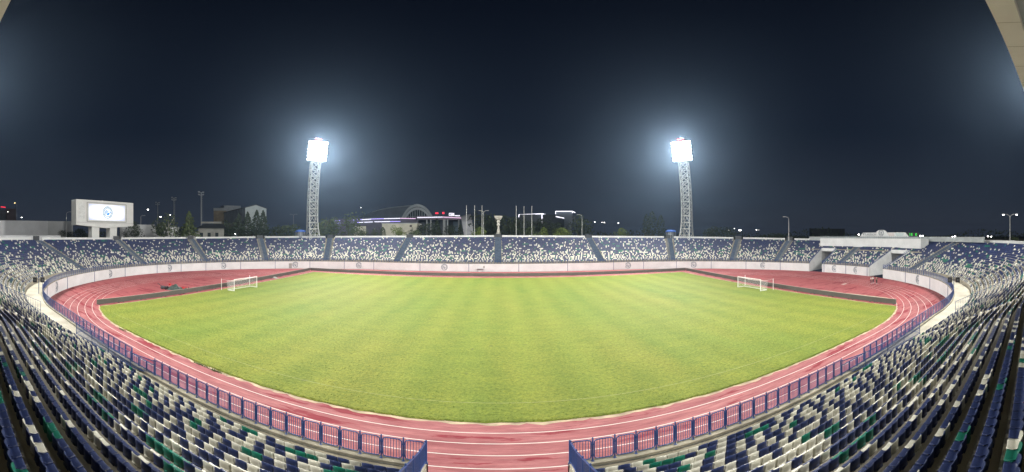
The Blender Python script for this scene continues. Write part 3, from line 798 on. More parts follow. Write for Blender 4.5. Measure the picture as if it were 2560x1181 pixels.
# ------------------------------------------------------------------ goals
goal_m = mat('goal_white', (0.78, 0.78, 0.76), 0.4)
net_m = mat('net_cord', (0.72, 0.74, 0.72), 0.8)
def goal(xg, yc, s, label):
    g = thing('football_goal', label, 'goal', (xg, yc, 0.03), 0)
    for sy_ in (-1, 1):
        mb = MB(); mb.bar((0, sy_*3.66, 0), (0, sy_*3.66, 2.44), 0.12, n=10); mb.build('post', goal_m, g)
    mb = MB(); mb.bar((0, -3.72, 2.44), (0, 3.72, 2.44), 0.12, n=10); mb.build('crossbar', goal_m, g)
    mb = MB(); mb.bar((0, -3.66, .04), (s*1.9, -3.66, .04), 0.07); mb.bar((0, 3.66, .04), (s*1.9, 3.66, .04), 0.07); mb.bar((s*1.9, -3.7, .04), (s*1.9, 3.7, .04), 0.07); mb.build('base_frame', goal_m, g)
    # net hung from two poles behind the goal, sagging along the top
    mb = MB(); NB = (2.2)
    def top(u, v):      # u along goal -1..1, v depth 0..1
        sag = 0.42*(1-u*u)*v**0.8+0.10*(1-u*u)*4*v*(1-v); return (s*NB*v, u*3.66, 2.40-0.28*v-sag-0.25*(1-abs(2*v-1))*0.5*abs(u)**3)
    def back(u, w):     # w from top 0 to ground 1
        x0_, y0_, z0_ = top(u, 1); return (x0_+s*(-0.30)*w, y0_, z0_*(1-w)+0.05*w)
    nu = 36
    for i in range(nu+1):
        u = -1+2*i/nu
        for j in range(6): mb.bar(top(u, j/6), top(u, (j+1)/6), 0.008)
        mb.bar(back(u, 0), back(u, 1), 0.008)
        if i < nu:
            u2 = -1+2*(i+1)/nu
            for j in range(1, 9): mb.bar(top(u, j/8), top(u2, j/8), 0.008)
            for j in range(1, 11): mb.bar(back(u, j/10), back(u2, j/10), 0.008)
    for sy_ in (-1, 1):
        for j in range(10):
            v = j/9; a = top(sy_, v); mb.bar(a, (a[0]*(1-0.13), a[1], 0.05), 0.008)
            z = 0.2+j*0.22; mb.bar((0, sy_*3.66, z), (s*(NB-0.3*(1-z/2.1)), sy_*3.66, min(z, 2.1)), 0.008)
    mb.build('net', net_m, g)
    mb = MB()
    for i in range(24):
        a, b = -1+2*i/24, -1+2*(i+1)/24; mb.bar(back(a, 0), back(b, 0), 0.03)
    mb.build('net_rope', goal_m, g)
    for sy_, xo in ((-1, 2.9), (1, 3.0)):
        p = thing('net_pole', 'slim white pole behind %s, %s of the two' % (('the left goal' if s < 0 else 'the right goal'), 'nearer' if sy_ < 0 else 'farther'), 'pole', (xg+s*xo, yc+sy_*4.6, 0.0), 0, 'net poles behind the goals')
        mb = MB(); mb.bar((0, 0, 0), (0, 0, 2.5), 0.09, n=8); mb.build('shaft', goal_m, p)
        mb = MB(); e = Vector((s*NB-s*xo, (sy_*3.66)-sy_*4.6, 2.12)); mb.bar((0, 0, 2.42), e, 0.02); mb.build('guy_rope', net_m, p)
goal(-50.1, 55.1, -1, 'white football goal with sagging net at the left end of the pitch')
goal(49.9, 55.3, 1, 'white football goal with sagging net at the right end of the pitch')

# ------------------------------------------------------------------ floodlight towers
lamp_em = emat('floodlight_lens', (1.0, 0.99, 0.96), 60.0, False)
red_em = emat('red_beacon', (1, 0.04, 0.05), 3.0, False)
def make_tower(x, y, label, kp=1.0):
    c = Vector((0, CY, 0)); f = (c-Vector((x, y, 0))); f.z = 0; f.normalize(); r = Vector((f.y, -f.x, 0))
    t = thing('floodlight_tower', label, 'floodlight tower', (x, y, 9.9))
    H = 32.2
    def leg(k, h):        # k 0..3, h 0..1
        sf, sr = ((1, -1), (1, 1), (-1, 1), (-1, -1))[k]
        bow = -1.3*sin(pi*h)+3.2*h*h
        wf = 1.75+ (3.2*(1-h/0.30)**2*0.5 if h < 0.30 else 0); wr = 1.75+(0.9*(1-h/0.3)**2*0.6 if h < .3 else 0)
        back_shift = 0 if sf > 0 else -1.1*(1-h)
        return f*(bow+sf*wf*0.85+back_shift)+r*(sr*wr)+Vector((0, 0, h*H))
    N = 12
    hs = [0, .07, .15, .235, .32, .41, .50, .585, .67, .75, .83, .91, 1.0]
    for k in range(4):
        mb = MB()
        for i in range(N): mb.bar(leg(k, hs[i]), leg(k, hs[i+1]), 0.32, n=6)
        mb.build('leg', grey_metal, t)
    for k in range(4):
        k2 = (k+1) % 4; mb = MB()
        for i in range(N):
            a, b, c_, d = leg(k, hs[i]), leg(k2, hs[i]), leg(k, hs[i+1]), leg(k2, hs[i+1])
            mb.bar(c_, d, 0.18)
            if i < 4:
                m_ = (c_+d)/2; mb.bar(a, m_, 0.14); mb.bar(b, m_, 0.14); mb.bar((a+m_)/2, (a+c_)/2, 0.09); mb.bar((b+m_)/2, (b+d)/2, 0.09)
            else: mb.bar(a, d, 0.14); mb.bar(b, c_, 0.14)
        mb.build('lattice', grey_metal, t)
    top = (leg(0, 1)+leg(1, 1)+leg(2, 1)+leg(3, 1))/4
    mb = MB()
    mb.box(leg(0, .5)*.25+leg(1, .5)*.25+leg(2, .5)*.25+leg(3, .5)*.25, (3.4, 3.4, 0.12), atan2(f.y, f.x)); mb.build('service_deck', grey_metal, t)
    # head: tilted frame of lamps, six rows of eight
    hd = Vector((f.x, f.y, -0.36)).normalized(); up = (Vector((0, 0, 1))-hd*hd.z).normalized(); rr = hd.cross(up).normalized()
    base = top+f*0.8+Vector((0, 0, 0.4))
    fr = MB(); 
    for j in range(6):
        z = j*1.40+0.6
        fr.bar(base+up*z-rr*3.9, base+up*z+rr*3.9, 0.16); 
    for i in range(5): fr.bar(base-up*0.3+rr*(-3.7+1.85*i), base+up*8.2+rr*(-3.7+1.85*i), 0.18)
    for i in (-1.5, 1.5):
        fr.bar(top+r*i, base+rr*i+up*4, 0.22); fr.bar(top-f*1.3+r*i, base+rr*i+up*8, 0.16)
    fr.build('head_frame', grey_metal, t)
    M = Matrix((rr, up, -hd)).transposed()    # local z back
    hm = MB(); hm.lathe((0, 0, 0), [(0.18, 0.55), (0.45, 0.15), (0.52, 0.0)], 12); house = hm.mesh('lamp', dark_metal)
    lm = MB(); lm.lathe((0, 0, 0), [(0.44, -0.02), (0.44, -0.05), (0.28, -0.09)], 12); lens = lm.mesh('lens', lamp_em)
    for j in range(6):
        for i in range(8):
            p = base+up*(j*1.40+0.6)+rr*(-3.5+i*1.0)+hd*0.35
            o = obj('lamp', house, t); o.matrix_local = Matrix.Translation(p) @ M.to_4x4(); obj('lens', lens, o)
    for i in range(3):
        mb = MB(); p = base+up*9.0+rr*(i*1.1-1.1); mb.bar(base+up*8.2+rr*(i*1.1-1.1), p, 0.05); mb.lathe(p, [(0.10, 0), (0.12, 0.1), (0.05, 0.22)], 8); mb.build('beacon', red_em, t)
    hc = Vector((x, y, 9.9))+base+up*4.4+hd*0.9
    for nm, pw, cone, bl, aim in (('tower_beam', BEAM_W, 78, 1.0, Vector((0, CY+13, 0))), ('tower_spill', SPILL_W, 176, 0.9, Vector((0, CY, 8)))):
        L = bpy.data.lights.new(nm, 'SPOT'); L.energy = pw*(kp if nm == 'tower_beam' else 1.25*kp if kp < 1 else 1.0); L.spot_size = radians(cone); L.spot_blend = bl; L.shadow_soft_size = 2.6; L.color = (1.0, 0.985, 0.94)
        lo = bpy.data.objects.new(nm, L); COL.objects.link(lo); lo.parent = t
        lo.location = hc-Vector((x, y, 9.9)); lo.rotation_euler = (aim-hc).to_track_quat('-Z', 'Y').to_euler()
    L = bpy.data.lights.new('tower_leak_fill', 'POINT'); L.energy = LEAK_FILL_W*kp; L.shadow_soft_size = 1.0; L.color = (1.0, 0.985, 0.95)  # added fill above the head, for stray light on walls and trees behind
    lo = bpy.data.objects.new('tower_leak_fill', L); COL.objects.link(lo); lo.parent = t; lo.location = base+up*9.6
    return t
TA = at(783, 141.5); TB = at(1715, 141.5)
make_tower(TA.x, TA.y, 'lit lattice floodlight tower behind the far left seats, near the arched hall')
make_tower(TB.x, TB.y, 'lit lattice floodlight tower behind the far right seats, beyond the right goal')
make_tower(-75, -11, 'lit lattice floodlight tower beside the left end of the near stand', 0.85)
make_tower(75, -11, 'lit lattice floodlight tower beside the right end of the near stand', 0.85)

# ------------------------------------------------------------------ roof and upper deck of the near stand
roof = thing('grandstand_roof', 'cream edge beam and roof canopy over the near stand', 'roof')
def edge_y(x): return 3.0-0.105*abs(x)
mb = MB(); ms = MB(); mj = MB(); ZR = 21.7
xs = list(np.linspace(-70, 70, 141))
for a, b in zip(xs[:-1], xs[1:]):
    a += 0.0; ya, yb = edge_y(a), edge_y(b)
    vs = [(a, ya, ZR), (b, yb, ZR), (b, yb-1, ZR), (a, ya-1, ZR), (a, ya, ZR+1.9), (b, yb, ZR+1.9), (b, yb-1, ZR+1.9), (a, ya-1, ZR+1.9)]
    mb.add(vs, [(0, 3, 2, 1), (4, 5, 6, 7), (0, 1, 5, 4), (3, 7, 6, 2)])
    vs = [(a, ya-1, ZR+.35), (b, yb-1, ZR+.35), (b, -18, ZR+1.2), (a, -18, ZR+1.2), (a, ya-1, ZR+.85), (b, yb-1, ZR+.85), (b, -18, ZR+1.7), (a, -18, ZR+1.7)]
    ms.add(vs, [(0, 3, 2, 1), (4, 5, 6, 7), (2, 3, 7, 6)])
for x in np.arange(-69, 69, 2.3):
    y = edge_y(x); mj.box((x, y-.5, ZR-0.001), (0.022, 1.0, 0.006)); mj.box((x, y+.001, ZR+.95), (0.022, 0.006, 1.86))
beam_m = mat('beam_cladding', (0.88, 0.86, 0.82), 0.6, 0.06, 0.6)
mb.build('edge_beam', beam_m, roof); ms.build('canopy', mat('canopy_soffit', (0.55, 0.57, 0.54), 0.7), roof); mj.build('cladding_joints', mat('joint_line', (0.30, 0.26, 0.20), 0.8), roof)
for x in (-50, -20, 20, 50):
    mb = MB(); mb.box((x, -12, 15.2), (0.6, 0.6, 14.6)); mb.build('column', white_wall, roof)
deck = thing('viewing_deck', 'upper viewing deck of the near stand under the canopy', 'balcony')
mb = MB(); mb.box((0, -7.0, 9.9), (60, 12.6, 0.35)); mb.build('floor_slab', concrete, deck)
mb = MB(); mb.box((0, -13.2, 13.5), (60, 0.3, 7.0)); mb.build('rear_wall', white_wall, deck)

# ------------------------------------------------------------------ scoreboard
sbl, sbr = Vector((-108.6, 37.9, 0)), Vector((-113.4, 62.4, 0)); d = (sbr-sbl); SL = d.length; d.normalize()
sb = thing('scoreboard', 'large white scoreboard on two legs showing a round blue crest', 'scoreboard', sbl, atan2(d.y, d.x))
# local x along the face (left to right as seen), local -y towards the pitch?  face normal:
nrm_l = 1.0
zb, zt = 15.5, 24.2
fy = -1.0      # front towards camera is local -y
mb = MB()
prof = [(0, zb), (SL*0.5, zb-1.0), (SL, zb), (SL, zt), (0, zt)]
vs = [(x, 0, z) for x, z in prof]+[(x, 3.2, z) for x, z in prof]
mb.add(vs, [(0, 1, 2, 3, 4), (9, 8, 7, 6, 5)]+[(i, 5+i, 5+(i+1) % 5, (i+1) % 5) for i in range(5)]); mb.build('housing', mat('scoreboard_cladding', (0.66, 0.67, 0.65), 0.6, 0.06, 0.4), sb)
def uz(px, py):      # fraction along the face from the photographed pixels
    u = (px-191)/(332-191.0); return u*SL*(1-0.0)-0.0
def bz(px, py):
    u = (px-191)/141.0; yt, yb_ = 499+u*9.5, 563.5+u*1.5; return zt-(py-yt)/(yb_-yt)*(zt-zb)
x0_, x1_ = uz(219.5, 0), uz(308.3, 0); z1_, z0_ = zt-(zt-zb)*0.155, zt-(zt-zb)*0.795
mb = MB()
for a, b in (((x0_-.7, z0_-.5), (x1_+.7, z0_-.5)), ((x0_-.7, z1_+.5), (x1_+.7, z1_+.5)), ((x0_-.7, z0_-.5), (x0_-.7, z1_+.5)), ((x1_+.7, z0_-.5), (x1_+.7, z1_+.5))): mb.bar((a[0], -.06, a[1]), (b[0], -.06, b[1]), 0.22)
mb.build('bezel', mat('bezel_grey', (0.33, 0.34, 0.33), 0.6), sb)
sm = bpy.data.materials.new('screen_picture'); sm.use_nodes = True; n = sm.node_tree; b = n.nodes['Principled BSDF']
t_ = n.nodes.new('ShaderNodeTexCoord'); mp = n.nodes.new('ShaderNodeMapping'); mp.inputs['Location'].default_value = (-0.5, 0, -0.5)
gr = n.nodes.new('ShaderNodeVectorMath'); gr.operation = 'LENGTH'
n.links.new(t_.outputs['Generated'], mp.inputs['Vector'])
mp.inputs['Scale'].default_value = (1, 0, 1); n.links.new(mp.outputs[0], gr.inputs[0])
r_ = ramp_node(n, [(0.38, (1, 1, 1)), (0.55, (0.80, 0.82, 0.95)), (0.70, (0.50, 0.55, 0.72))]); n.links.new(gr.outputs['Value'], r_.inputs[0])
n.links.new(r_.outputs[0], b.inputs['Emission Color']); b.inputs['Emission Strength'].default_value = 1.15; b.inputs['Base Color'].default_value = (0.05, 0.05, 0.05, 1)
mb = MB(); mb.box(((x0_+x1_)/2, -0.08, (z0_+z1_)/2), (x1_-x0_, 0.08, z1_-z0_)); scr = mb.build('screen', sm, sb)
er2, ea2 = emblem_parts(1.0, 0.02)
ring_e = emat('screen_ring_blue', (0.25, 0.42, 0.55), 0.8, False); art_e = emat('screen_blue', (0.0, 0.28, 0.85), 1.0, False)
Mx = Matrix(((2.2, 0, 0, (x0_+x1_)/2+0.1), (0, 0, -1, -0.13), (0, 2.2, 0, (z0_+z1_)/2+0.05), (0, 0, 0, 1)))
o = obj('crest_ring', er2.mesh('crest_ring', ring_e), scr); o.matrix_local = Mx
o = obj('crest_figure', ea2.mesh('crest_figure', art_e), scr); o.matrix_local = Mx
mb = MB(); mb.box((uz(204, 0), -0.05, (zt+zb)/2+.6), (2.5, 0.08, 5.6)); mb.build('side_panel', mat('translucent_panel', (0.62, 0.64, 0.63), 0.5, 0.15, 1.5), sb)
mb = MB()
for z in (zb+0.75, zb+0.95): mb.bar((0.1, -.03, z), (SL-.1, -.03, z), 0.05)
mb.build('trim_line', mat('bezel_grey', (0.33, 0.34, 0.33)), sb)
for u in (uz(237, 0), uz(281, 0)):
    mb = MB(); mb.box((u, 1.6, 12.4), (3.1, 2.4, 6.2)); mb.build('leg', mat('scoreboard_cladding', (0.5, 0.5, 0.5)), sb)

# ------------------------------------------------------------------ platform over the right-hand tunnels
vp = thing('press_platform', 'long white wall and walkway topping the right hand stand above the tunnels', 'platform')
def platf(name, a, b, o0, o1, z0, z1, m, parent):
    mb = MB(); n = max(1, int((b-a)/1.5))
    for i in range(n):
        p, q = a+(b-a)*i/n, a+(b-a)*(i+1)/n
        vs = [P(p, o0, z0), P(q, o0, z0), P(q, o1, z0), P(p, o1, z0), P(p, o0, z1), P(q, o0, z1), P(q, o1, z1), P(p, o1, z1)]
        fs = [(0, 1, 2, 3), (4, 7, 6, 5), (0, 4, 5, 1), (3, 2, 6, 7)]
        if i == 0: fs.append((0, 3, 7, 4))
        if i == n-1: fs.append((1, 5, 6, 2))
        mb.add(vs, fs)
    return mb.build(name, m, parent)
vm = (VIP[0]+VIP[1])/2; ov = row_off(vm, VROW)
platf('front_wall', VIP[0], VIP[1], ov, ov+3.6, 7.9, 10.85, white_paint, vp)
fr_ = VIP[0]-9 if True else 0
platf('rear_wall', min(find_q(2022, ov+4), find_q(2455, ov+4)), max(find_q(2022, ov+4), find_q(2455, ov+4)), ov+4.6, ov+4.9, 10.0, 11.45, mat('grey_screen_wall', (0.34, 0.37, 0.37), 0.7, 0.15, 0.5), vp)
mb = MB(); n = 46
for i in range(n+1):
    q = VIP[0]+(VIP[1]-VIP[0])*i/n; p = P(q, ov+0.15, 10.85); mb.bar(p, p+Vector((0, 0, .8)), 0.05)
    if i < n:
        r = P(VIP[0]+(VIP[1]-VIP[0])*(i+1)/n, ov+0.15, 10.85)
        for h in (.4, .8): mb.bar(p+Vector((0, 0, h)), r+Vector((0, 0, h)), 0.05)
mb.build('railing', mat('grey_railing', (0.16, 0.20, 0.22), 0.5), vp)
# sign board with arched middle
A = P(find_q(2151, ov+5.5), ov+5.2, 0); B = P(find_q(2273, ov+5.5), ov+5.2, 0)
if atan2(A.x, A.y) > atan2(B.x, B.y): A, B = B, A
d = B-A; SLN = d.length; ang = atan2(d.y, d.x)
sg = thing('rooftop_sign', 'white sign board with arched middle and grey lettering above the right tunnels', 'sign', A, ang)
zs, zt_ = 11.45, 12.9
outl = [(0, zs), (SLN, zs), (SLN*0.935, zt_)]
for i in range(13): a = pi*i/12; outl.append((SLN*0.462+cos(a)*SLN*0.105, zt_+sin(a)*0.95))
outl += [(SLN*0.06, zt_)]
vs = [(x, 0, z) for x, z in outl]+[(x, .25, z) for x, z in outl]; n = len(outl)
mb = MB(); mb.add(vs, [tuple(range(n)), tuple(range(2*n-1, n-1, -1))]+[(i, (i+1) % n, n+(i+1) % n, n+i) for i in range(n)]); mb.build('board', white_paint, sg)
def text_obj(s, size, m, parent, loc, name='lettering', ext=0.02, align='LEFT', width=None):
    c = bpy.data.curves.new(name, 'FONT'); c.body = s; c.size = size; c.extrude = ext; c.align_x = align; c.resolution_u = 2
    tmp = bpy.data.objects.new('t', c); COL.objects.link(tmp); bpy.context.view_layer.update()
    me = bpy.data.meshes.new_from_object(tmp.evaluated_get(bpy.context.evaluated_depsgraph_get())); me.name = name
    bpy.data.objects.remove(tmp); me.materials.clear(); me.materials.append(m)
    if width:
        xs_ = [v.co.x for v in me.vertices]; k = width/(max(xs_)-min(xs_))
        for v in me.vertices: v.co.x *= k
    o = bpy.data.objects.new(name, me); COL.objects.link(o); o.parent = parent; o.location = loc; o.rotation_euler = (radians(90), 0, 0); return o
grey_ink = mat('grey_sign_ink', (0.12, 0.15, 0.18), 0.6); pink_ink = mat('faded_red_ink', (0.45, 0.30, 0.26), 0.6); teal_ink = mat('teal_sign_ink', (0.20, 0.36, 0.36), 0.6)
text_obj('E-AUSSION', 1.0, grey_ink, sg, (SLN*0.115, -0.03, zs+0.50), width=SLN*0.235)
mb = MB()
for i in range(2): mb.box((SLN*0.24, -0.02, zs+0.28+0.0*i), (SLN*0.2, 0.02, 0.09))
mb.box((SLN*0.085, -0.02, zs+0.9), (0.5, .02, .14)); mb.bar((SLN*0.065, -.02, zs+1.4), (SLN*0.078, -.02, zs+.6), 0.14); mb.bar((SLN*0.10, -.02, zs+1.4), (SLN*0.085, -.02, zs+.9), 0.14)
mb.build('sign_mark', grey_ink, sg)
mb = MB()
for r_i in range(3): mb.box((SLN*0.65+0.2*r_i, -0.02, zs+1.15-0.36*r_i), (SLN*(0.14-.015*r_i), 0.02, 0.12))
mb.build('red_lettering', pink_ink, sg)
mb = MB()
for r_i in range(3): mb.box((SLN*0.83, -0.02, zs+1.15-0.36*r_i), (SLN*(0.17-.02*r_i), 0.02, 0.12))
mb.build('teal_lettering', teal_ink, sg)
cr_ring, cr_fig = emblem_parts(1.0, 0.02)
Mx = Matrix(((1.12, 0, 0, SLN*0.462), (0, 0, -1, -0.03), (0, 1.12, 0, zs+1.35), (0, 0, 0, 1)))
o = obj('crest_ring', cr_ring.mesh('crest_ring', grey_ink), sg); o.matrix_local = Mx
mb = MB(); mb.add([(-.32, -.2, .02), (.32, -.2, .02), (0, .5, .02)], [(0, 1, 2)]); mb.box((0, -.42, .01), (.7, .14, .02)); o = obj('crest_figure', mb.mesh('crest_figure', grey_ink), sg); o.matrix_local = Mx
# green clock digits
green_e = emat('green_led', (0.04, 1.0, 0.08), 1.3, False)
ck = at(2282.5, 121); ck.z = zat(591, 121)
cl = thing('led_clock', 'green glowing digits 15 0 of a clock board right of the arched sign', 'clock', ck, -atan2(ck.x, ck.y))
mb = MB(); mb.box((0, .2, 0.55), (4.4, .2, 1.5)); mb.build('case', black, cl); 
for x in (-1.5, 1.5): mb = MB(); mb.bar((x, .25, -1.8), (x, .25, 0), .12); mb.build('leg', dark_metal, cl)
text_obj('15', 1.35, green_e, cl, (-1.45, 0.05, 0.15), 'digits'); text_obj('0', 1.35, green_e, cl, (0.75, 0.05, 0.15), 'digits')

# ------------------------------------------------------------------ trees
def crown_mesh(kind, seed, m):
    r = np.random.RandomState(seed); N = {'round': 900, 'poplar': 700, 'pine': 800, 'bush': 700, 'thin': 420}[kind]
    pts = []
    lobes = [(r.uniform(-.28, .28), r.uniform(-.28, .28), r.uniform(.30, .78), r.uniform(.18, .30)) for _ in range(11)]
    while len(pts) < N:
        if kind in ('round', 'thin', 'bush'):
            l = lobes[r.randint(len(lobes))]; v = r.normal(size=3); v /= np.linalg.norm(v); rad = l[3]*(0.55+0.5*r.rand()**0.5)
            p = np.array([l[0], l[1], l[2]])+v*rad*np.array([1, 1, 0.85])
            if kind == 'bush': p[2] = 0.05+(p[2]-0.1)*1.0
            if p[2] < 0.04: continue
        elif kind == 'poplar':
            h = r.rand(); a = r.rand()*2*pi; w = 0.17*np.sin(pi*min(1, h*0.93+.07))**0.7*(0.6+0.5*r.rand()); p = np.array([w*cos(a), w*sin(a), 0.08+0.92*h])
        else:
            h = r.rand()**1.25; tier = 1-((h*7) % 1)*0.45; a = r.rand()*2*pi; w = 0.36*(1-h)**0.85*tier*(0.55+0.5*r.rand()); p = np.array([w*cos(a), w*sin(a), 0.14+0.86*h])
        pts.append(p)
    V, Fc = [], []
    for p in pts:
        s = r.uniform(.018, .042)*(1.0 if kind != 'poplar' else .8)
        for _ in range(1):
            u = r.normal(size=3); u /= np.linalg.norm(u); w = np.cross(u, r.normal(size=3)); w /= np.linalg.norm(w); o = len(V)
            V += [tuple(p-u*s), tuple(p+w*s*.8), tuple(p+u*s), tuple(p-w*s*.8)]; Fc.append((o, o+1, o+2, o+3))
    me = bpy.data.meshes.new('crown'); me.from_pydata(V, [], Fc); me.materials.append(m); return me
CR = {}
def crown(kind, var, m):
    k = (kind, var, m.name)
    if k not in CR: CR[k] = crown_mesh(kind, 31*var+{'round': 1, 'poplar': 2, 'pine': 3, 'bush': 4, 'thin': 5}[kind], m)
    return CR[k]
def trunk_mesh(white, kind):
    mb = MB(); h = {'poplar': .3, 'pine': .8, 'bush': .25}.get(kind, .62)
    mb.lathe((0, 0, 0), [(.024, 0), (.016, h*.5), (.006, h)], 7)
    if kind in ('round', 'thin'):
        for i in range(6):
            a = i*1.05; mb.bar((0, 0, .30+.04*i), (.22*cos(a), .22*sin(a), .55+.05*i), .010)
    return mb.mesh('trunk', trunk_white if white else trunk_m)
TR = {}
def tree(px, D, ytop, label, kind='round', m=leaf_dark, wide=1.0, white=False, ybase=None, name='tree', cat='tree'):
    p = at(px, D); h = zat(ytop, D)-9.9
    p.z = 9.9; t = thing(name, label, cat, p, rnd.random()*6)
    k = (white, kind)
    if k not in TR: TR[k] = trunk_mesh(*k)
    c = obj('crown', crown(kind, rnd.randint(0, 2), m), t); c.scale = (h*wide, h*wide, h)
    s = obj('trunk', TR[k], t); s.scale = (h, h, h); return t
D0 = 165
T = [
 (172, 150, 574, 'small dark tree at the left foot of the scoreboard', 'round', leaf_dark, 1.3, True),
 (204, 152, 571, 'dark tree between the white wall and the left scoreboard leg', 'round', leaf_dark, 1.5, True),
 (155, 148, 570, 'spindly young tree standing against the long white wall', 'thin', leaf_dark, .7, True),
 (316, 152, 572, 'low dark tree just right of the scoreboard legs', 'thin', leaf_dark, 1.1, True),
 (338, 150, 552, 'dark rounded tree beside the right edge of the scoreboard', 'round', leaf_dark, 1.0, True),
 (401, 150, 540, 'dense dark tree in front of the broken white wall', 'round', leaf_dark, .95, True),
 (421, 147, 531, 'feathery pale-limbed tree right of the dense dark one', 'thin', leaf_mid, .9, True),
 (458, 152, 556, 'low dark tree left of the tall conical tree', 'round', leaf_dark, 1.3, True),
 (473, 149, 529, 'tall conical olive tree left of the tallest mast', 'pine', leaf_mid, 1.25, True),
 (545, 195, 560, 'dark shrubby tree behind the low tiled pavilion', 'round', leaf_dark, 1.4, False),
 (575, 190, 540, 'dark tree at the left end of the gabled shed', 'round', leaf_dark, 1.0, False),
 (597, 190, 535, 'dark tree masking the long wall of the gabled shed', 'pine', leaf_dark, 1.2, False),
 (619, 188, 530, 'pointed fir in front of the white gable, left one', 'pine', leaf_dark, 1.1, False),
 (642, 188, 526, 'pointed fir in front of the white gable, middle and tallest', 'pine', leaf_dark, 1.1, False),
 (658, 188, 527, 'pointed fir in front of the white gable, right one', 'pine', leaf_dark, 1.0, False),
 (690, 180, 560, 'broad dim bush left of the left floodlight tower', 'bush', leaf_dark, 2.2, False),
 (722, 180, 556, 'dim bushy tree behind the left blue kiosk', 'bush', leaf_mid, 1.8, False),
 (640, 182, 566, 'dim scrub below the white gable', 'bush', leaf_dark, 2.6, False),
 (812, 165, 535, 'leafy pale green tree just right of the left floodlight tower', 'round', leaf_mid, 1.05, False),
 (832, 168, 541, 'leafy tree touching the left end of the violet light strips', 'round', leaf_mid, .95, False),
 (871, 172, 526, 'tall spreading tree in front of the violet light strips', 'thin', leaf_mid, 1.15, False),
 (885, 165, 565, 'rounded olive bush left of the small cream shed', 'bush', leaf_mid, 1.1, False),
 (905, 163, 566, 'small bushy tree in front of the small cream shed', 'round', leaf_mid, 1.1, False),
 (935, 166, 567, 'small tree before the left corner of the cream building', 'thin', leaf_mid, 1.0, False),
 (957, 164, 568, 'narrow young tree at the left corner of the cream building', 'poplar', leaf_mid, 1.5, False),
 (997, 160, 561, 'small round yellow-green tree before the cream building', 'round', leaf_lime, 1.0, False),
 (1037, 160, 570, 'low shrub at the right corner of the cream building', 'bush', leaf_mid, 1.3, False),
 (1060, 190, 556, 'dark shrub left of the hall entrance columns', 'bush', leaf_dark, 1.6, False),
 (1092, 190, 548, 'dark fir in front of the hall entrance canopy', 'pine', leaf_dark, 1.2, False),
 (1127, 190, 560, 'dark low tree right of the entrance columns', 'bush', leaf_dark, 1.1, False),
 (1151, 190, 560, 'dark low tree in front of the shell-shaped canopy', 'pine', leaf_dark, 1.0, False),
 (1203, 158, 563, 'bright yellow-green round bush between the left flagpoles and the cauldron', 'bush', leaf_lime, 1.35, False),
 (1212, 205, 522, 'large dark rounded tree behind the left flagpoles', 'round', leaf_dark, 1.1, False),
 (1233, 200, 532, 'dark tree rising just left of the cauldron', 'round', leaf_dark, 1.0, False),
 (1272, 185, 537, 'large dark green tree immediately right of the cauldron', 'round', leaf_dark, 1.1, False),
 (1290, 183, 540, 'dark green tree behind the first of the right flagpoles', 'round', leaf_dark, 1.05, False),
 (1316, 176, 562, 'rounded mid-green bush behind the right flagpoles', 'bush', leaf_mid, 1.4, False),
 (1335, 205, 542, 'dark tree screening the light-edged block, left', 'round', leaf_dark, 1.1, False),
 (1362, 205, 545, 'dark tree screening the corner of the light-edged block', 'round', leaf_dark, 1.1, False),
 (1390, 205, 547, 'dark tree screening the right wing of the light-edged block', 'round', leaf_dark, 1.2, False),
 (1359, 162, 568, 'small slim yellow-green sapling right of the flagpoles', 'poplar', leaf_lime, 2.0, False),
 (1344, 162, 578, 'tiny shrub by a white post right of the flagpoles', 'bush', leaf_mid, 1.2, False),
 (1401, 160, 564, 'bright yellow-green bush left of the tall dark tree', 'bush', leaf_lime, 1.25, False),
 (1416, 160, 570, 'small yellow-green bush touching the brighter one', 'bush', leaf_lime, 1.1, False),
 (1445, 178, 524, 'tall dark tree right of the light-edged tower block', 'round', leaf_dark, .95, False),
 (1546, 160, 566, 'lone yellow-green bush left of the poplars', 'bush', leaf_lime, 1.2, False),
 (1565, 160, 575, 'tiny conical shrub right of the lone yellow-green bush', 'poplar', leaf_mid, 2.2, False),
 (1616, 210, 536, 'faint tall poplar, left of the three', 'poplar', leaf_dark, 1.0, False),
 (1630, 212, 529, 'faint tall poplar, tallest of the three', 'poplar', leaf_dark, 1.15, False),
 (1652, 212, 538, 'faint tall poplar, right of the three', 'poplar', leaf_dark, 1.0, False),
 (1782, 200, 558, 'broad dim tree right of the right floodlight tower', 'round', leaf_dark, 1.3, False),
 (1808, 205, 563, 'dim tree left of the distant street lights', 'bush', leaf_dark, 1.8, False),
 (1940, 190, 580, 'low dim bush left of the curved-arm lamp post', 'bush', leaf_dark, 2.6, False),
 (2535, 120, 592, 'low dark bush at the foot of the twin-headed lamp post', 'bush', leaf_mid, 2.2, False),
]
for px, D, yt, lab, kind, m, wd, wh in T: tree(px, D, yt, lab, kind, m, wd, wh)
# far tree belt that reads as one mass along the horizon
def belt():
    V, Fc = [], []; r = np.random.RandomState(5)
    for k in range(9000):
        px = r.uniform(-200, 2760); D = r.uniform(240, 300); p = at(px, D); h = (2.5+2.0*(sin(px*.013)+sin(px*.031+1)+1.4))*0.9
        z = 9.9+h*r.rand()**1.2; s = r.uniform(.3, .8); u = r.normal(size=3); u /= np.linalg.norm(u); w = np.cross(u, r.normal(size=3)); w /= np.linalg.norm(w); c = np.array([p.x, p.y, z]); o = len(V)
        V += [tuple(c-u*s), tuple(c+w*s), tuple(c+u*s), tuple(c-w*s)]; Fc.append((o, o+1, o+2, o+3))
    me = bpy.data.meshes.new('treeline'); me.from_pydata(V, [], Fc); me.materials.append(leaf_dark); tag(obj('treeline', me), kind='stuff')
belt()

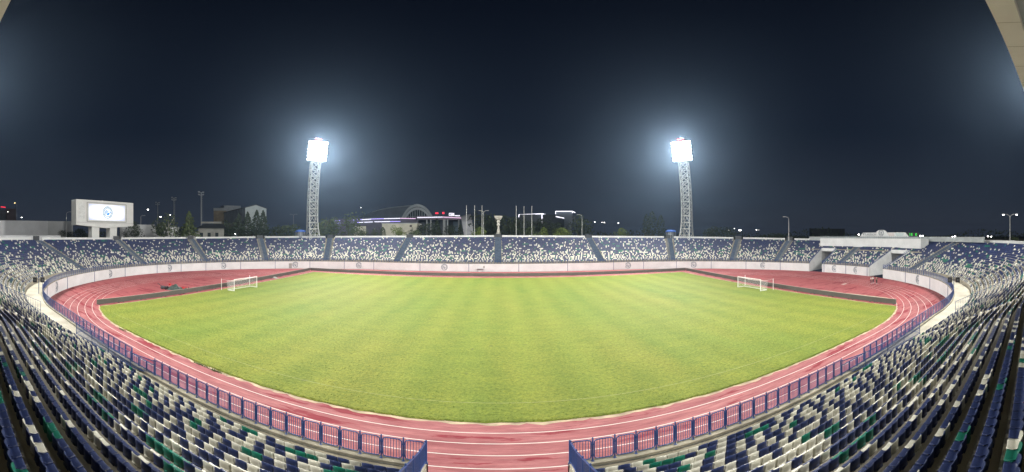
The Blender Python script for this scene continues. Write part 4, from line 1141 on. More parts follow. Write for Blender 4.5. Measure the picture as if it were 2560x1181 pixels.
# ------------------------------------------------------------------ buildings beyond the rim
def block(parent, name, pxa, Da, pxb, Db, ytop, m, depth=12, zb=9.9, ztop=None):
    a, b = at(pxa, Da), at(pxb, Db); d = b-a; L = d.length; ang = atan2(d.y, d.x)
    z1 = ztop if ztop else zat(ytop, (Da+Db)/2)
    mb = MB(); n = Vector((-d.y, d.x, 0)).normalized()
    if n.dot(a) < 0: n = -n
    c = (a+b)/2+n*depth/2; mb.box((c.x, c.y, (zb+z1)/2), (L, depth, z1-zb), ang)
    return mb.build(name, m, parent), a, b, n, z1
# long white wall at the left
lw = thing('boundary_wall', 'long tall white wall behind the stand left of the scoreboard', 'wall')
block(lw, 'wall_section', -60, 150, 120, 158, 552, mat('greyed_white_wall', (0.72, 0.73, 0.74), 0.8, 0.15, 0.12), 1.2)
block(lw, 'wall_section', 120.3, 158.2, 182, 161, 553.5, mat('dull_white_wall', (0.55, 0.56, 0.56), 0.8, 0.15, 0.12), 1.2)
lw = thing('boundary_wall', 'white wall with stepped top between the scoreboard and the dark trees', 'wall')
block(lw, 'wall_section', 300, 166, 388, 172, 562, mat('dull_white_wall', (0.3, 0.3, 0.3)), 1.2)
block(lw, 'wall_section', 388.4, 172.2, 448, 176, 567.5, mat('dull_white_wall', (0.3, 0.3, 0.3)), 1.2)
block(lw, 'wall_section', 448.4, 176.2, 520, 180, 582, mat('dull_white_wall', (0.3, 0.3, 0.3)), 1.2)
lw = thing('low_wall', 'low grey wall on the rim at the far left, ending before the scoreboard', 'wall')
block(lw, 'wall_section', -40, 112, 152, 128, 589, mat('greyed_white_wall', (0.4, 0.4, 0.4)), 0.4)
# tiled pavilion
pv = thing('pavilion', 'low pavilion with dark pitched roof right of the tallest mast', 'building')
_, a, b, n, z1 = block(pv, 'wall', 496, 176, 560, 176, 571, mat('pavilion_wall', (0.30, 0.30, 0.27), 0.8, 0.2, 0.3), 8)
d = (b-a).normalized(); zt = zat(560, 178)
mb = MB(); a2, b2 = a-n*1.0-d*1.2, b-n*1.0+d*1.2; m1, m2 = a+n*4+d*3, b+n*4-d*0.5; c1, c2 = a+n*9-d*1.2, b+n*9+d*1.2
mb.add([(a2.x, a2.y, z1), (b2.x, b2.y, z1), (m2.x, m2.y, zt), (m1.x, m1.y, zt), (c1.x, c1.y, z1), (c2.x, c2.y, z1)], [(0, 1, 2, 3), (5, 4, 3, 2), (0, 3, 4), (1, 5, 2), (0, 4, 5, 1)]); mb.build('roof', roof_dark, pv)
for u in (.12, .42, .72): c = a+d*((b-a).length*u)-n*.05; mb = MB(); mb.box((c.x, c.y, 12.3), (1.6, .12, 2.2), atan2(d.y, d.x)); mb.build('door', glass_dark, pv)
mb = MB(); c = (a+b)/2+n*10; mb.box((c.x, c.y, zat(556, 186)-.2), ((b-a).length*.85, .5, 1.0), atan2(d.y, d.x)); mb.build('rear_fascia', mat('pavilion_wall', (0.3, 0.3, 0.27)), pv)
# gabled shed and block
sh = thing('gabled_shed', 'long shed with a pale green-white gable facing the stadium', 'building')
A1, B1 = at(613, 215), at(666, 222); C1 = at(560, 262)
ze, za = zat(521, 218), zat(513, 218); dd = C1-A1; D1 = B1+dd; mid = (A1+B1)/2
mb = MB(); mb.add([(A1.x, A1.y, 9.9), (B1.x, B1.y, 9.9), (B1.x, B1.y, ze), (mid.x, mid.y, za), (A1.x, A1.y, ze)], [(0, 1, 2, 3, 4)]); mb.build('gable_wall', mat('gable_cladding', (0.50, 0.56, 0.56), 0.7, 0.08, .3), sh)
mb = MB(); mb.add([(A1.x, A1.y, 9.9), (A1.x, A1.y, ze), (C1.x, C1.y, ze), (C1.x, C1.y, 9.9), (B1.x, B1.y, 9.9), (B1.x, B1.y, ze), (D1.x, D1.y, ze), (D1.x, D1.y, 9.9)], [(0, 1, 2, 3), (4, 7, 6, 5), (3, 2, 6, 7)]); mb.build('side_wall', bld_grey, sh)
m2_ = mid+dd; mb = MB(); up_ = Vector((0, 0, .25)); o_ = (B1-A1).normalized()*0.9
a, b, c = A1-o_, B1+o_, mid
pts = [(a.x, a.y, ze-.2), (mid.x, mid.y, za+.25), (b.x, b.y, ze-.2), (a.x+dd.x, a.y+dd.y, ze-.2), (m2_.x, m2_.y, za+.25), (b.x+dd.x, b.y+dd.y, ze-.2)]
mb.add(pts+[(x, y, z+.3) for x, y, z in pts], [(0, 1, 4, 3), (1, 2, 5, 4), (6, 9, 10, 7), (7, 10, 11, 8), (0, 6, 7, 1), (1, 7, 8, 2), (0, 3, 9, 6), (2, 8, 11, 5), (3, 4, 10, 9), (4, 5, 11, 10)]); mb.build('roof', roof_dark, sh)
mb = MB()
for i in range(1, 14): c = A1+dd*(i/14); mb.box((c.x, c.y, (ze+13)/2), (.35, .35, ze-13), atan2(dd.y, dd.x))
mb.build('rib', bld_dark, sh)
bk = thing('office_block', 'flat-roofed grey and brown block left of the gabled shed', 'building')
block(bk, 'lower_wing', 534, 262, 566, 262, 521, brown, 16); block(bk, 'parapet_band', 533.7, 261.6, 566, 261.6, 521, bld_grey, 1.0, zb=zat(527, 262), ztop=zat(520.5, 262))
block(bk, 'upper_wing', 560, 268, 602, 272, 514.5, bld_grey, 12)

# arched hall
hall = thing('arched_hall', 'large barrel-roofed hall with an arched glass front', 'hall')
FA, FB = at(996, 285), at(1092, 276); fc = (FA+FB)/2; fd = (FB-FA); R = fd.length/2; fd.normalize(); fn = Vector((-fd.y, fd.x, 0))
if fn.dot(fc) < 0: fn = -fn
ax = (fn*0.42-fd*0.91).normalized()
Zb = 11.0; HH = zat(511, 280)-Zb
def arch(c, r, h, n=28, t0=0): return [c+fd*(-cos(pi*i/n)*r)+Vector((0, 0, Zb+sin(pi*i/n)*h)) for i in range(n+1)]
mb = MB(); prev = None
secs = [(0, 1, 1), (10, .99, .99), (22, .98, .985), (34, .96, .97), (44, .92, .94), (54, .86, .88), (62, .78, .78), (70, .66, .62), (76, .5, .4), (80, .3, .15)]
for L_, kr, kh in secs:
    ar = arch(fc+ax*L_, R*kr*0.97, HH*kh*0.97)
    if prev: o0 = len(mb.v); n_ = len(ar); mb.v += [tuple(p) for p in prev+ar]; mb.f += [(o0+i, o0+i+1, o0+n_+i+1, o0+n_+i) for i in range(n_-1)]
    prev = ar
mb.build('vault_roof', mat('vault_sheeting', (0.20, 0.23, 0.26), 0.65, 0.15, .1), hall)
mb = MB()      # pale rib along the crown
for (L0, k0, h0), (L1, k1, h1) in zip(secs[:-2], secs[1:-1]): mb.bar(fc+ax*L0+Vector((0, 0, Zb+HH*h0*0.98)), fc+ax*L1+Vector((0, 0, Zb+HH*h1*0.98)), 1.3, .5)
mb.build('ridge_rib', mat('pale_vault_rib', (0.5, 0.54, 0.56), .7), hall)
for j, (r0, r1, off) in enumerate(((1.0, .925, -1.2), (.905, .83, -.4))):
    mb = MB(); a0, a1 = arch(fc-fn*abs(off), R*r0, HH*r0), arch(fc-fn*abs(off), R*r1, HH*r1); n_ = len(a0); b0 = [p+fn*2 for p in a0]; b1 = [p+fn*2 for p in a1]
    mb.v = [tuple(p) for p in a0+a1+b0+b1]; mb.f = [(i, i+1, n_+i+1, n_+i) for i in range(n_-1)]+[(i, 2*n_+i, 2*n_+i+1, i+1) for i in range(n_-1)]+[(n_+i, n_+i+1, 3*n_+i+1, 3*n_+i) for i in range(n_-1)]
    mb.build('arch_band', mat('arch_cladding', (0.62, 0.68, 0.70), .6, .1, .1), hall)
gl = arch(fc+fn*.4, R*.84, HH*.84); mb = MB(); mb.add(gl, [tuple(range(len(gl)))]); mb.build('glazing', glass_dark, hall)
mull = mat('mullion', (0.42, 0.46, 0.46), .5); mb = MB(); mb.bar((0, 0, 0), (0, 0, 1), .4); mm = mb.mesh('mullion', mull)
for i in range(1, 14):
    u = -1+2*i/14; h = sqrt(max(0, 1-u*u))*HH*.84; p = fc+fd*u*R*.84+fn*.2; o = obj('mullion', mm, hall, (p.x, p.y, Zb)); o.scale = (1, 1, h)
mb = MB()
for z in (.45, .62): w = sqrt(1-(z/.84)**2)*R*.84; mb.bar(fc-fd*w+fn*.2+Vector((0, 0, Zb+HH*z)), fc+fd*w+fn*.2+Vector((0, 0, Zb+HH*z)), .3)
mb.build('transom', mull, hall)

# light-strip annexe left of the arch and the entrance wing with its sign
violet = emat('violet_light_strip', (0.50, 0.42, 1.0), 1.7, False); white_e = emat('white_light_strip', (0.86, 0.86, 1.0), 2.0, False); pinkw = emat('pinkish_light_strip', (0.9, 0.62, 0.85), 1.5, False)
an = thing('light_strip_annexe', 'long low annexe edged with two violet light strips in front of the arched hall', 'building')
ann_m = mat('annexe_wall', (0.16, 0.15, 0.20), .7, .1, .2)
a, b = at(836, 262), at(1046, 250); d = b-a; n = Vector((-d.y, d.x, 0)).normalized(); n = n if n.dot(a) > 0 else -n
block(an, 'wall', 836, 262, 1046, 250, 546, ann_m, 14, ztop=zat(545.3, 251))
def chord(px, c0):
    (pa, Da), (pb, Db) = c0; A_, B_ = at(pa, Da), at(pb, Db); t = (px-X0)/F; u = Vector((sin(t), cos(t), 0)); e_ = B_-A_
    k = (A_.x*e_.y-A_.y*e_.x)/(u.x*e_.y-u.y*e_.x); return k
ANN = ((836, 262), (1046, 250)); CAN = ((1043, 240), (1157, 246))
def lstrip(parent, pxa, Da, ya, pxb, Db, yb, m, w=.38):
    c0 = ANN if parent['category'] == 'building' and pxb <= 1043 else CAN
    Da, Db = chord(pxa, c0), chord(pxb, c0)
    p, q = at(pxa, Da-0.5), at(pxb, Db-0.5); p.z, q.z = zat(ya, Da), zat(yb, Db); mb = MB(); mb.bar(p, q, .2, w); return mb.build('light_strip', m, parent)
for s in ((838, 552.3, 850, 552), (883, 550.6, 905, 549.6), (928, 548, 960, 547.2)): lstrip(an, s[0], 261-(s[0]-838)*.055, s[1], s[2], 261-(s[2]-838)*.055, s[3], violet)
for s in ((905, 549.6, 928, 548.2), (960, 547.2, 1000, 546.2)): lstrip(an, s[0], 261-(s[0]-838)*.055, s[1], s[2], 261-(s[2]-838)*.055, s[3], white_e)
lstrip(an, 1000, 252, 546.2, 1042, 250, 547, pinkw)
for s, m in (((842, 558.5, 851, 558.3), violet), ((880, 557.3, 898, 556.6), violet), ((898, 556.6, 932, 555.3), white_e), ((936, 555, 975, 554.4), white_e), ((975, 554.4, 1001, 554), violet)): lstrip(an, s[0], 261-(s[0]-838)*.055, s[1], s[2], 261-(s[2]-838)*.055, s[3], m)
ew = thing('entrance_wing', 'flat-roofed entrance wing with columns, a lit edge and a glowing OCEAN sign', 'building')
block(ew, 'back_wall', 1046, 258, 1156, 258, 550, bld_dark, 12)
block(ew, 'canopy', 1043, 240, 1157, 246, 541, mat('canopy_fascia', (0.24, 0.20, 0.24), .7), 16, zb=zat(549.5, 243), ztop=zat(541, 243))
lstrip(ew, 1043, 240, 544.6, 1106, 243, 543.2, white_e, .35); lstrip(ew, 1106, 243, 543.2, 1155, 246, 545.6, pinkw, .35)
mb = MB(); mb.lathe((0, 0, 0), [(.9, 0), (.75, 15)], 12); colm = mb.mesh('column', bld_white)
for px in (1110.5, 1119, 1067, 1077, 1147): p = at(px, 243); o = obj('column', colm, ew, (p.x, p.y, 9.9)); k = (1.4 if px == 1110.5 else .7); o.scale = (k, k, (zat(549.5, 243)-9.9)/15)
block(ew, 'lit_bay', 1133, 256, 1150, 256, 553, mat('blue_grey_bay', (0.20, 0.28, 0.36), .6), 1.5)
p = at(1120.5, 244); p.z = zat(540.2, 244); q = at(1151, 246)
d = q-at(1120.5, 244); ang = atan2(d.y, d.x)
fr = obj('sign_frame', None, ew, (p.x, p.y, p.z), ang)
text_obj('OCEAN', 3.2, emat('sign_white', (0.9, 0.88, 1.0), 2.2, False), fr, (0.4, 0, 0), 'lettering', .15, width=3.9)
text_obj('waterpark', 1.3, emat('sign_white', (0.9, 0.88, 1.0), 2.2, False), fr, (4.7, 0, -.1), 'lettering', .12, width=4.0)
rs = thing('red_roof_sign', 'two small glowing red roof signs left of the OCEAN sign', 'sign')
for px0, px1, y0_, y1_ in ((1088, 1096, 535.3, 531.5), (1105.5, 1111, 535.3, 530.5)):
    a, b = at(px0, 250), at(px1, 250); mb = MB(); c = (a+b)/2; mb.box((c.x, c.y, (zat(y0_, 250)+zat(y1_, 250))/2), ((b-a).length, .4, zat(y1_, 250)-zat(y0_, 250)), atan2((b-a).y, (b-a).x)); mb.build('sign_face', emat('red_sign', (1, .03, .07), 1.3, False), rs)
    mb = MB(); mb.bar((c.x, c.y, zat(546, 250)), (c.x, c.y, zat(535, 250)), .3); mb.build('post', dark_metal, rs)
# cream building and shed
cb = thing('cream_building', 'plain cream building with two small windows behind the far seats', 'building')
_, a, b, n, z1 = block(cb, 'wall', 955, 196, 1043, 190, 558.5, cream, 12)
d = (b-a).normalized(); mb = MB()
for px in (1027, 1037): p = at(px, 190.5)-n*.05; mb2 = MB(); mb2.box((p.x, p.y, zat(565.5, 190.5)), (1.2, .15, 1.1), atan2(d.y, d.x)); mb2.build('window', mat('brown_window', (.06, .045, .04), .3), cb)
p = at(1026, 190.5)-n*.05; mb = MB(); mb.box((p.x, p.y, 12.2), (1.5, .15, 3.0), atan2(d.y, d.x)); mb.build('door', mat('grey_green_door', (.2, .22, .2)), cb)
mb = MB(); c = (a+b)/2-n*.1; mb.box((c.x, c.y, z1-.1), ((b-a).length+.3, .5, .35), atan2(d.y, d.x)); mb.build('cornice', bld_white, cb)
cs = thing('cream_shed', 'small cream shed left of the plain cream building', 'building')
_, a, b, n, z1 = block(cs, 'wall', 884, 196, 915, 196, 565.5, cream, 6); mb = MB(); c = (a+b)/2+n*3; mb.box((c.x, c.y, z1+.1), ((b-a).length+.5, 6.6, .25), atan2((b-a).y, (b-a).x)); mb.build('roof', roof_dark, cs)
# shell canopy
sc_ = thing('shell_canopy', 'silver shell-shaped canopy open to the right beside the entrance wing', 'canopy')
p0 = at(1164, 226); mb = MB(); rows_ = []
ex = at(1184, 226)-at(1164, 226); ex.normalize(); ey = Vector((-ex.y, ex.x, 0)); ey = ey if ey.dot(p0) > 0 else -ey
for i in range(9):
    u = i/8; row = []
    for j in range(13):
        a = pi*(j/12); r = 3.6+1.2*u; row.append(p0+ex*(-3.3+6.6*u+2.2*(1-sin(a)))-ey*(cos(a)*r)+Vector((0, 0, 9.9+sin(a)**.6*(zat(541-6*u, 226)-9.9))))
    rows_.append(row)
mb.v = [tuple(p) for r in rows_ for p in r]; mb.f = [(i*13+j, i*13+j+1, (i+1)*13+j+1, (i+1)*13+j) for i in range(8) for j in range(12)]
mb.build('shell', mat('silver_sheet', (0.48, 0.49, 0.52), .45, .1, .4, metal=.3), sc_, True)
mb = MB(); e = rows_[-1]; mb.add([p-ex*.8 for p in e], [tuple(range(13))]); mb.build('blue_glazing', mat('blue_glazing', (0.02, 0.06, 0.16), .2), sc_)

# light-edged blocks
lb = thing('light_edged_block', 'dark block outlined by a white light strip, corner between flagpoles and bush', 'building')
block(lb, 'left_wing', 1297, 262, 1355, 250, 535.5, bld_dark, 20, ztop=zat(535.3, 252)); block(lb, 'right_wing', 1355, 250, 1410, 300, 537, bld_dark, 18, ztop=zat(535.6, 252))
we = emat('bright_white_strip', (0.9, 0.88, 1.0), 2.6, False)
z_ = zat(535.2, 251)
def ls(parent, pts):
    mb = MB()
    for (pa, Da, za_), (pb, Db, zb_) in zip(pts[:-1], pts[1:]):
        p, q = at(pa, Da), at(pb, Db); p.z, q.z = za_, zb_; mb.bar(p, q, .45)
    mb.build('light_strip', we, parent)
ls(lb, [(1297, 261, z_-1.8), (1297, 261, z_), (1355, 249, z_), (1410, 299, z_-.6)]); ls(lb, [(1355, 248.8, z_), (1355, 248.8, zat(548, 249))])
for y0_, y1_ in ((553.5, 555), (557.5, 560), (571, 577)): ls(lb, [(1355, 248.5, zat(y0_, 249)), (1355, 248.5, zat(y1_, 249))])
lt = thing('light_edged_tower', 'taller pale block outlined by a white light strip, left of the tall tree', 'building')
block(lt, 'wall', 1389, 320, 1431, 320, 529, mat('pale_blue_block', (0.26, 0.30, 0.36), .7), 14); z_ = zat(528.8, 320)
ls(lt, [(1389, 319, z_-2.6), (1389, 319, z_), (1431, 319, z_), (1438, 326, z_-.8)]); ls(lt, [(1431, 319, z_), (1431, 319, z_-1.6)])
# dim building at the far left with red sign
db = thing('dim_building', 'dim brownish building with a thin red sign at the far left', 'building')
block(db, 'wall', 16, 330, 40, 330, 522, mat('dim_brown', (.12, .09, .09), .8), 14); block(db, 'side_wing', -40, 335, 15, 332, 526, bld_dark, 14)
a, b = at(2, 325), at(14, 325); a.z, b.z = zat(517.5, 325), zat(518.7, 325); mb = MB(); mb.bar(a, b, .5, .9); mb.build('red_sign', emat('red_sign', (1, .03, .07), 1.3), db)
mb = MB(); a = at(3, 325.5); mb.bar((a.x, a.y, 20), (a.x, a.y, zat(517.5, 325)), .3); mb.build('sign_post', dark_metal, db)
dbr = thing('dim_apartment_block', 'very dim apartment block beyond the right bend', 'building')
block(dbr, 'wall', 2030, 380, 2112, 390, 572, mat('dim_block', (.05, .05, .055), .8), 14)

# ------------------------------------------------------------------ flagpoles, cauldron, masts, lamp posts
pole_m = mat('pale_pole', (0.50, 0.51, 0.49), .5)
for i, (px, yt) in enumerate(((1166, 515.5), (1186.5, 515.5), (1205, 515.5), (1290.5, 517), (1310, 517.5), (1329.5, 517))):
    side = 'left' if i < 3 else 'right'; o3 = ('leftmost', 'middle', 'rightmost')[i % 3]
    p = at(px, 138); t = thing('flagpole', 'bare pale flagpole, %s of the three %s of the cauldron' % (o3, side), 'flagpole', (p.x, p.y, 9.9), 0, 'flagpoles beside the cauldron')
    mb = MB(); h = zat(yt, 138)-9.9; mb.lathe((0, 0, 0), [(.13, 0), (.07, h)], 8); mb.build('pole', pole_m, t); mb = MB(); mb.lathe((0, 0, h), [(.08, 0), (.14, .12), (.05, .26)], 8); mb.build('finial', pole_m, t)
p = at(1246, 134); zt = zat(540.5, 134); ca = thing('flame_cauldron', 'pale concrete cauldron with wide bowl on splayed legs behind the middle stair', 'cauldron', (p.x, p.y, 9.9))
h = zt-9.9; cm = mat('cauldron_concrete', (0.46, 0.45, 0.40), .8, .15, .6)
mb = MB(); mb.lathe((0, 0, 0), [(.35, h*.83), (1.0, h*.86), (1.45, h*.93), (1.6, h*.985), (1.6, h), (1.4, h), (1.1, h*.93), (.2, h*.9)], 20); mb.build('bowl', cm, ca, True)
mb = MB(); mb.lathe((0, 0, 0), [(.30, h*.70), (.62, h*.74), (.70, h*.78), (.58, h*.82), (.3, h*.84)], 16); mb.lathe((0, 0, 0), [(.38, h*.58), (.60, h*.62), (.64, h*.66), (.5, h*.70), (.3, h*.71)], 16); mb.build('knuckle', cm, ca, True)
for k in range(4):
    a = k*pi/2; mb = MB(); pts = [(0.12, h*.60), (.35, h*.40), (.75, h*.20), (1.45, 0)]
    for (r0, z0_), (r1, z1_) in zip(pts[:-1], pts[1:]): mb.bar((r0*cos(a), r0*sin(a), z0_), (r1*cos(a), r1*sin(a), z1_), .32, n=8)
    mb.build('leg', cm, ca)
mb = MB(); mb.lathe((0, 0, 0), [(.28, -.8), (.26, h*.6)], 12); mb.build('core', cm, ca)
def mast(px, D, yt, label, heads=True):
    p = at(px, D); h = zat(yt, D)-9.9; t = thing('floodlight_mast', label, 'floodlight mast', (p.x, p.y, 9.9), -atan2(p.x, p.y))
    mb = MB(); mb.lathe((0, 0, 0), [(.42, 0), (.26, h)], 10); mb.build('pole', mat('dull_mast', (.30, .32, .33), .6), t)
    mb = MB(); mb.bar((-1.8, 0, h-.2), (1.8, 0, h-.2), .2); mb.bar((-1.6, 0, h-1.8), (1.6, 0, h-1.8), .2)
    for x in (-1.7, -1, .9, 1.5): mb.box((x, -.2, h+.35-.35*(x > 0)), (.6, .35, .6)); mb.box((x, -.2, h-1.3), (.55, .35, .5))
    mb.build('lamp_head', mat('dull_mast', (.3, .3, .3)), t)
    mb = MB()
    for i in range(int(h/1.2)): mb.bar((.55, 0, 1+i*1.2), (.95, 0, 1+i*1.2), .07)
    mb.bar((.9, 0, 1), (.9, 0, h-1), .06); mb.build('ladder', mat('dull_mast', (.3, .3, .3)), t)
mast(503, 210, 481, 'tall unlit floodlight mast with ladder, tallest beside the pavilion'); mast(435, 250, 495, 'slim unlit floodlight mast right of the dense dark tree'); mast(394, 285, 507, 'faint unlit floodlight mast right of the scoreboard')
lamp_e = emat('street_lamp_glow', (1.0, 0.96, 0.92), 12.0, False)
def lamp_post(px, D, yt, label, kind='single', lit=False, m=None):
    p = at(px, D); h = zat(yt, D)-9.9; t = thing('lamp_post', label, 'lamp post', (p.x, p.y, 9.9), -atan2(p.x, p.y)); mb = MB(); mb.lathe((0, 0, 0), [(.14, 0), (.07, h-.9)], 8); mb.build('pole', m or pole_m, t)
    arms = {'single': [-1], 'double': [-1, 1], 'right': [1]}[kind]
    for s in arms:
        mb = MB(); pts = [(0, h-.9), (s*.25, h-.35), (s*.8, h-.05), (s*1.6, h)]
        for a, b in zip(pts[:-1], pts[1:]): mb.bar((a[0], 0, a[1]), (b[0], 0, b[1]), .10)
        mb.build('arm', m or pole_m, t); mb = MB(); mb.box((s*1.9, 0, h), (.8, .3, .12)); hd_ = mb.build('lamp_head', m or pole_m, t)
        if lit: mb = MB(); mb.lathe((s*1.9, -.1, h-.2), [(.12, -.1), (.26, 0), (.22, .1)], 10); mb.build('lamp_glow', lamp_e, hd_)
lamp_post(1972, 128, 542.5, 'tall unlit lamp post with a curved arm by the far right stair', 'single')
lamp_post(2525, 98, 536, 'twin-headed lit lamp post at the far right', 'double', True)
lamp_post(166, 140, 530, 'unlit curved-arm lamp post just left of the scoreboard', 'right')
lamp_post(352, 170, 539, 'unlit curved-arm lamp post just right of the scoreboard', 'right')
lamp_post(1209, 150, 527, 'twin-armed unlit lamp post behind the rightmost left flagpole', 'double')
lamp_post(1455, 150, 537, 'thin unlit lamp post in front of the tall dark tree', 'single')
lamp_post(734, 200, 536, 'twin-armed unlit lamp post left of the left floodlight tower', 'double', False, mat('dull_mast', (.3, .3, .3)))
lamp_post(42, 300, 507, 'dim lamp post with an amber lamp at the far left', 'single', False, mat('dull_mast', (.3, .3, .3)))
amber = emat('amber_glow', (1.0, 0.62, 0.22), 5, False)
def far_light(px, py, label, size=1.0, m=lamp_e, D=330):
    p = at(px, D); z = zat(py, D); t = thing('street_light', label, 'street light', (p.x, p.y, 9.9), 0, 'distant street lights')
    mb = MB(); mb.bar((0, 0, 0), (0, 0, z-9.9), .12); mb.build('pole', dark_metal, t); mb = MB(); mb.lathe((0, 0, z-9.9), [(.15*size, -.25*size), (.5*size, -.1*size), (.5*size, .1*size), (.1*size, .3*size)], 10); mb.build('lamp_glow', m, t)
FL = [(370, 524.5, 'bright distant light, higher of two right of the scoreboard', 1.5), (401.5, 542.5, 'bright distant light beside the dense dark tree', 1.5), (425.5, 538, 'small distant light glimpsed through the feathery tree', .8),
      (54, 544, 'thin pale distant light low over the long white wall', 1.0), (37, 508, 'amber distant light at the far left', 1.2), (19.5, 530, 'small distant light on the dim brown building', .7),
      (588, 585, 'small white light low on the rim below the shed', .6), (902, 519.5, 'small white light high over the hall vault', .8), (1011, 541.5, 'small light at the left foot of the hall arch', .7), (1037, 541, 'small light under the middle of the hall arch', .9), (1065, 540, 'small light at the right side of the hall arch', .7),
      (1178, 567.5, 'white light in front of the shell canopy', 1.0), (1487, 555.5, 'distant light left of the lone bush, leftmost of its cluster', .9), (1505, 556.3, 'distant light left of the lone bush, dimmest', .6), (1511, 556.5, 'distant light left of the lone bush, brighter', .9), (1546, 558, 'distant lamp directly over the lone yellow-green bush', 1.1),
      (1819, 571, 'tiny distant light, upper left of the right hand cluster', .5), (1822, 575.5, 'pale distant light, lower left of the right hand cluster', .8), (1836, 572, 'distant light in the middle of the right hand cluster', .7), (1850, 576, 'brightest distant light in the right hand cluster', 2.2), (1891, 575, 'distant light right of the right hand cluster', .9), (1897, 575.5, 'faint distant light at the end of the right hand cluster', .4),
      (2072, 583, 'distant light above the left end of the press platform', .8), (2147, 587, 'distant light touching the left end of the arched sign', 1.0), (2301, 590, 'left of a pair of distant lights right of the green digits', 1.0), (2306, 590.3, 'right of a pair of distant lights right of the green digits', 1.0), (2381, 593, 'left of a pair of distant lights above the right rim stair', .9), (2387, 591.5, 'right of a pair of distant lights above the right rim stair', .9),
      (2470, 591.5, 'left of a pair of distant lights left of the twin-headed lamp post', .9), (2478, 592, 'right of a pair of distant lights left of the twin-headed lamp post', .8)]
for px, py, lab, sz in FL: far_light(px, py, lab, sz*0.95, amber if 'amber' in lab else lamp_e, 180 if py > 583 else 300)

# blue kiosks with domed roofs
canvas = mat('blue_canvas', (0.05, 0.14, 0.48), .6, .1, 1)
for px, lab in ((751, 'blue domed kiosk roof left of the left floodlight tower'), (1677, 'blue domed kiosk roof left of the right floodlight tower')):
    p = at(px, 142); t = thing('kiosk', lab, 'kiosk', (p.x, p.y, 9.9)); z1 = zat(580.5, 142)-9.9; z2 = zat(574.5, 142)-9.9
    mb = MB(); mb.lathe((0, 0, 0), [(2.35, z1), (2.15, z1+(z2-z1)*.45), (1.4, z1+(z2-z1)*.85), (.1, z2)], 14); mb.build('dome_roof', canvas, t, True)
    mb = MB(); mb.lathe((0, 0, 0), [(1.35, 0), (1.35, z1)], 10); mb.build('booth', mat('booth_grey', (.22, .24, .25), .6), t)
    for k in range(6): a = k*pi/3; mb = MB(); mb.bar((2.1*cos(a), 2.1*sin(a), 0), (2.1*cos(a), 2.1*sin(a), z1), .08); mb.build('pole', pole_m, t)

# thin poles on the wall, loudspeakers
def wall_pole(px, ybase, h, label, spk=0):
    q = find_q(px); p = P(q, 0.32, WALL_TOP-.3); t = thing('thin_pole', label, 'pole', p, -atan2(p.x, p.y)); mb = MB(); mb.bar((0, 0, 0), (0, 0, h), .09, n=8); mb.build('pole', blue_paint, t)
wall_pole(111, 0, 5.4, 'thin blue pole rising from the left bend railing'); wall_pole(240, 0, 5.0, 'thin pole rising from the wall by the second left stair'); wall_pole(2371, 0, 8.0, 'thin blue pole rising from the right bend railing'); wall_pole(2306, 0, 5.0, 'thin pole on the wall above the rightmost crest')
for px, D, s, lab in ((97, 54, -1, 'left'), (2384.5, 52, 1, 'right')):
    p = at(px, D); t = thing('loudspeaker_pole', 'pole carrying two black loudspeakers on the walkway of the %s bend' % lab, 'loudspeakers', (p.x, p.y, 2.35), -atan2(p.x, p.y))
    mb = MB(); mb.bar((0, 0, 0), (0, 0, zat(683, D)-2.3), .10, n=8); mb.build('pole', blue_paint, t)
    zc = zat(700, D)-2.35
    for k in (-1, 1):
        mb = MB(); mb.box((k*.58, -.05, zc), (.58, .5, .80), k*0.25); sp_o = mb.build('loudspeaker', black, t); mb = MB(); mb.bar((0, 0, zc), (k*.4, 0, zc), .06); mb.build('bracket', dark_metal, t)
        mb = MB(); mb.lathe((k*.58, -.32, zc), [(.2, 0), (.05, .03)], 12, Matrix.Rotation(pi/2, 3, 'X')); mb.build('cone', dark_metal, sp_o)
p = at(2178, 0.1); q = TUN[1][0]+.6; p = P(q+2, .3, WALL_TOP)
# bench against the far wall
q = find_q(1200.5); p = P(q, -0.7); t = thing('bench', 'small dark bench against the far white wall left of centre', 'bench', (p.x, p.y, 0)); mb = MB(); mb.box((0, 0, .95), (2.2, .45, .09)); mb.build('seat', dark_metal, t)
for x in (-.9, .9): mb = MB(); mb.box((x, 0, .45), (.08, .4, .9)); mb.build('leg', dark_metal, t)

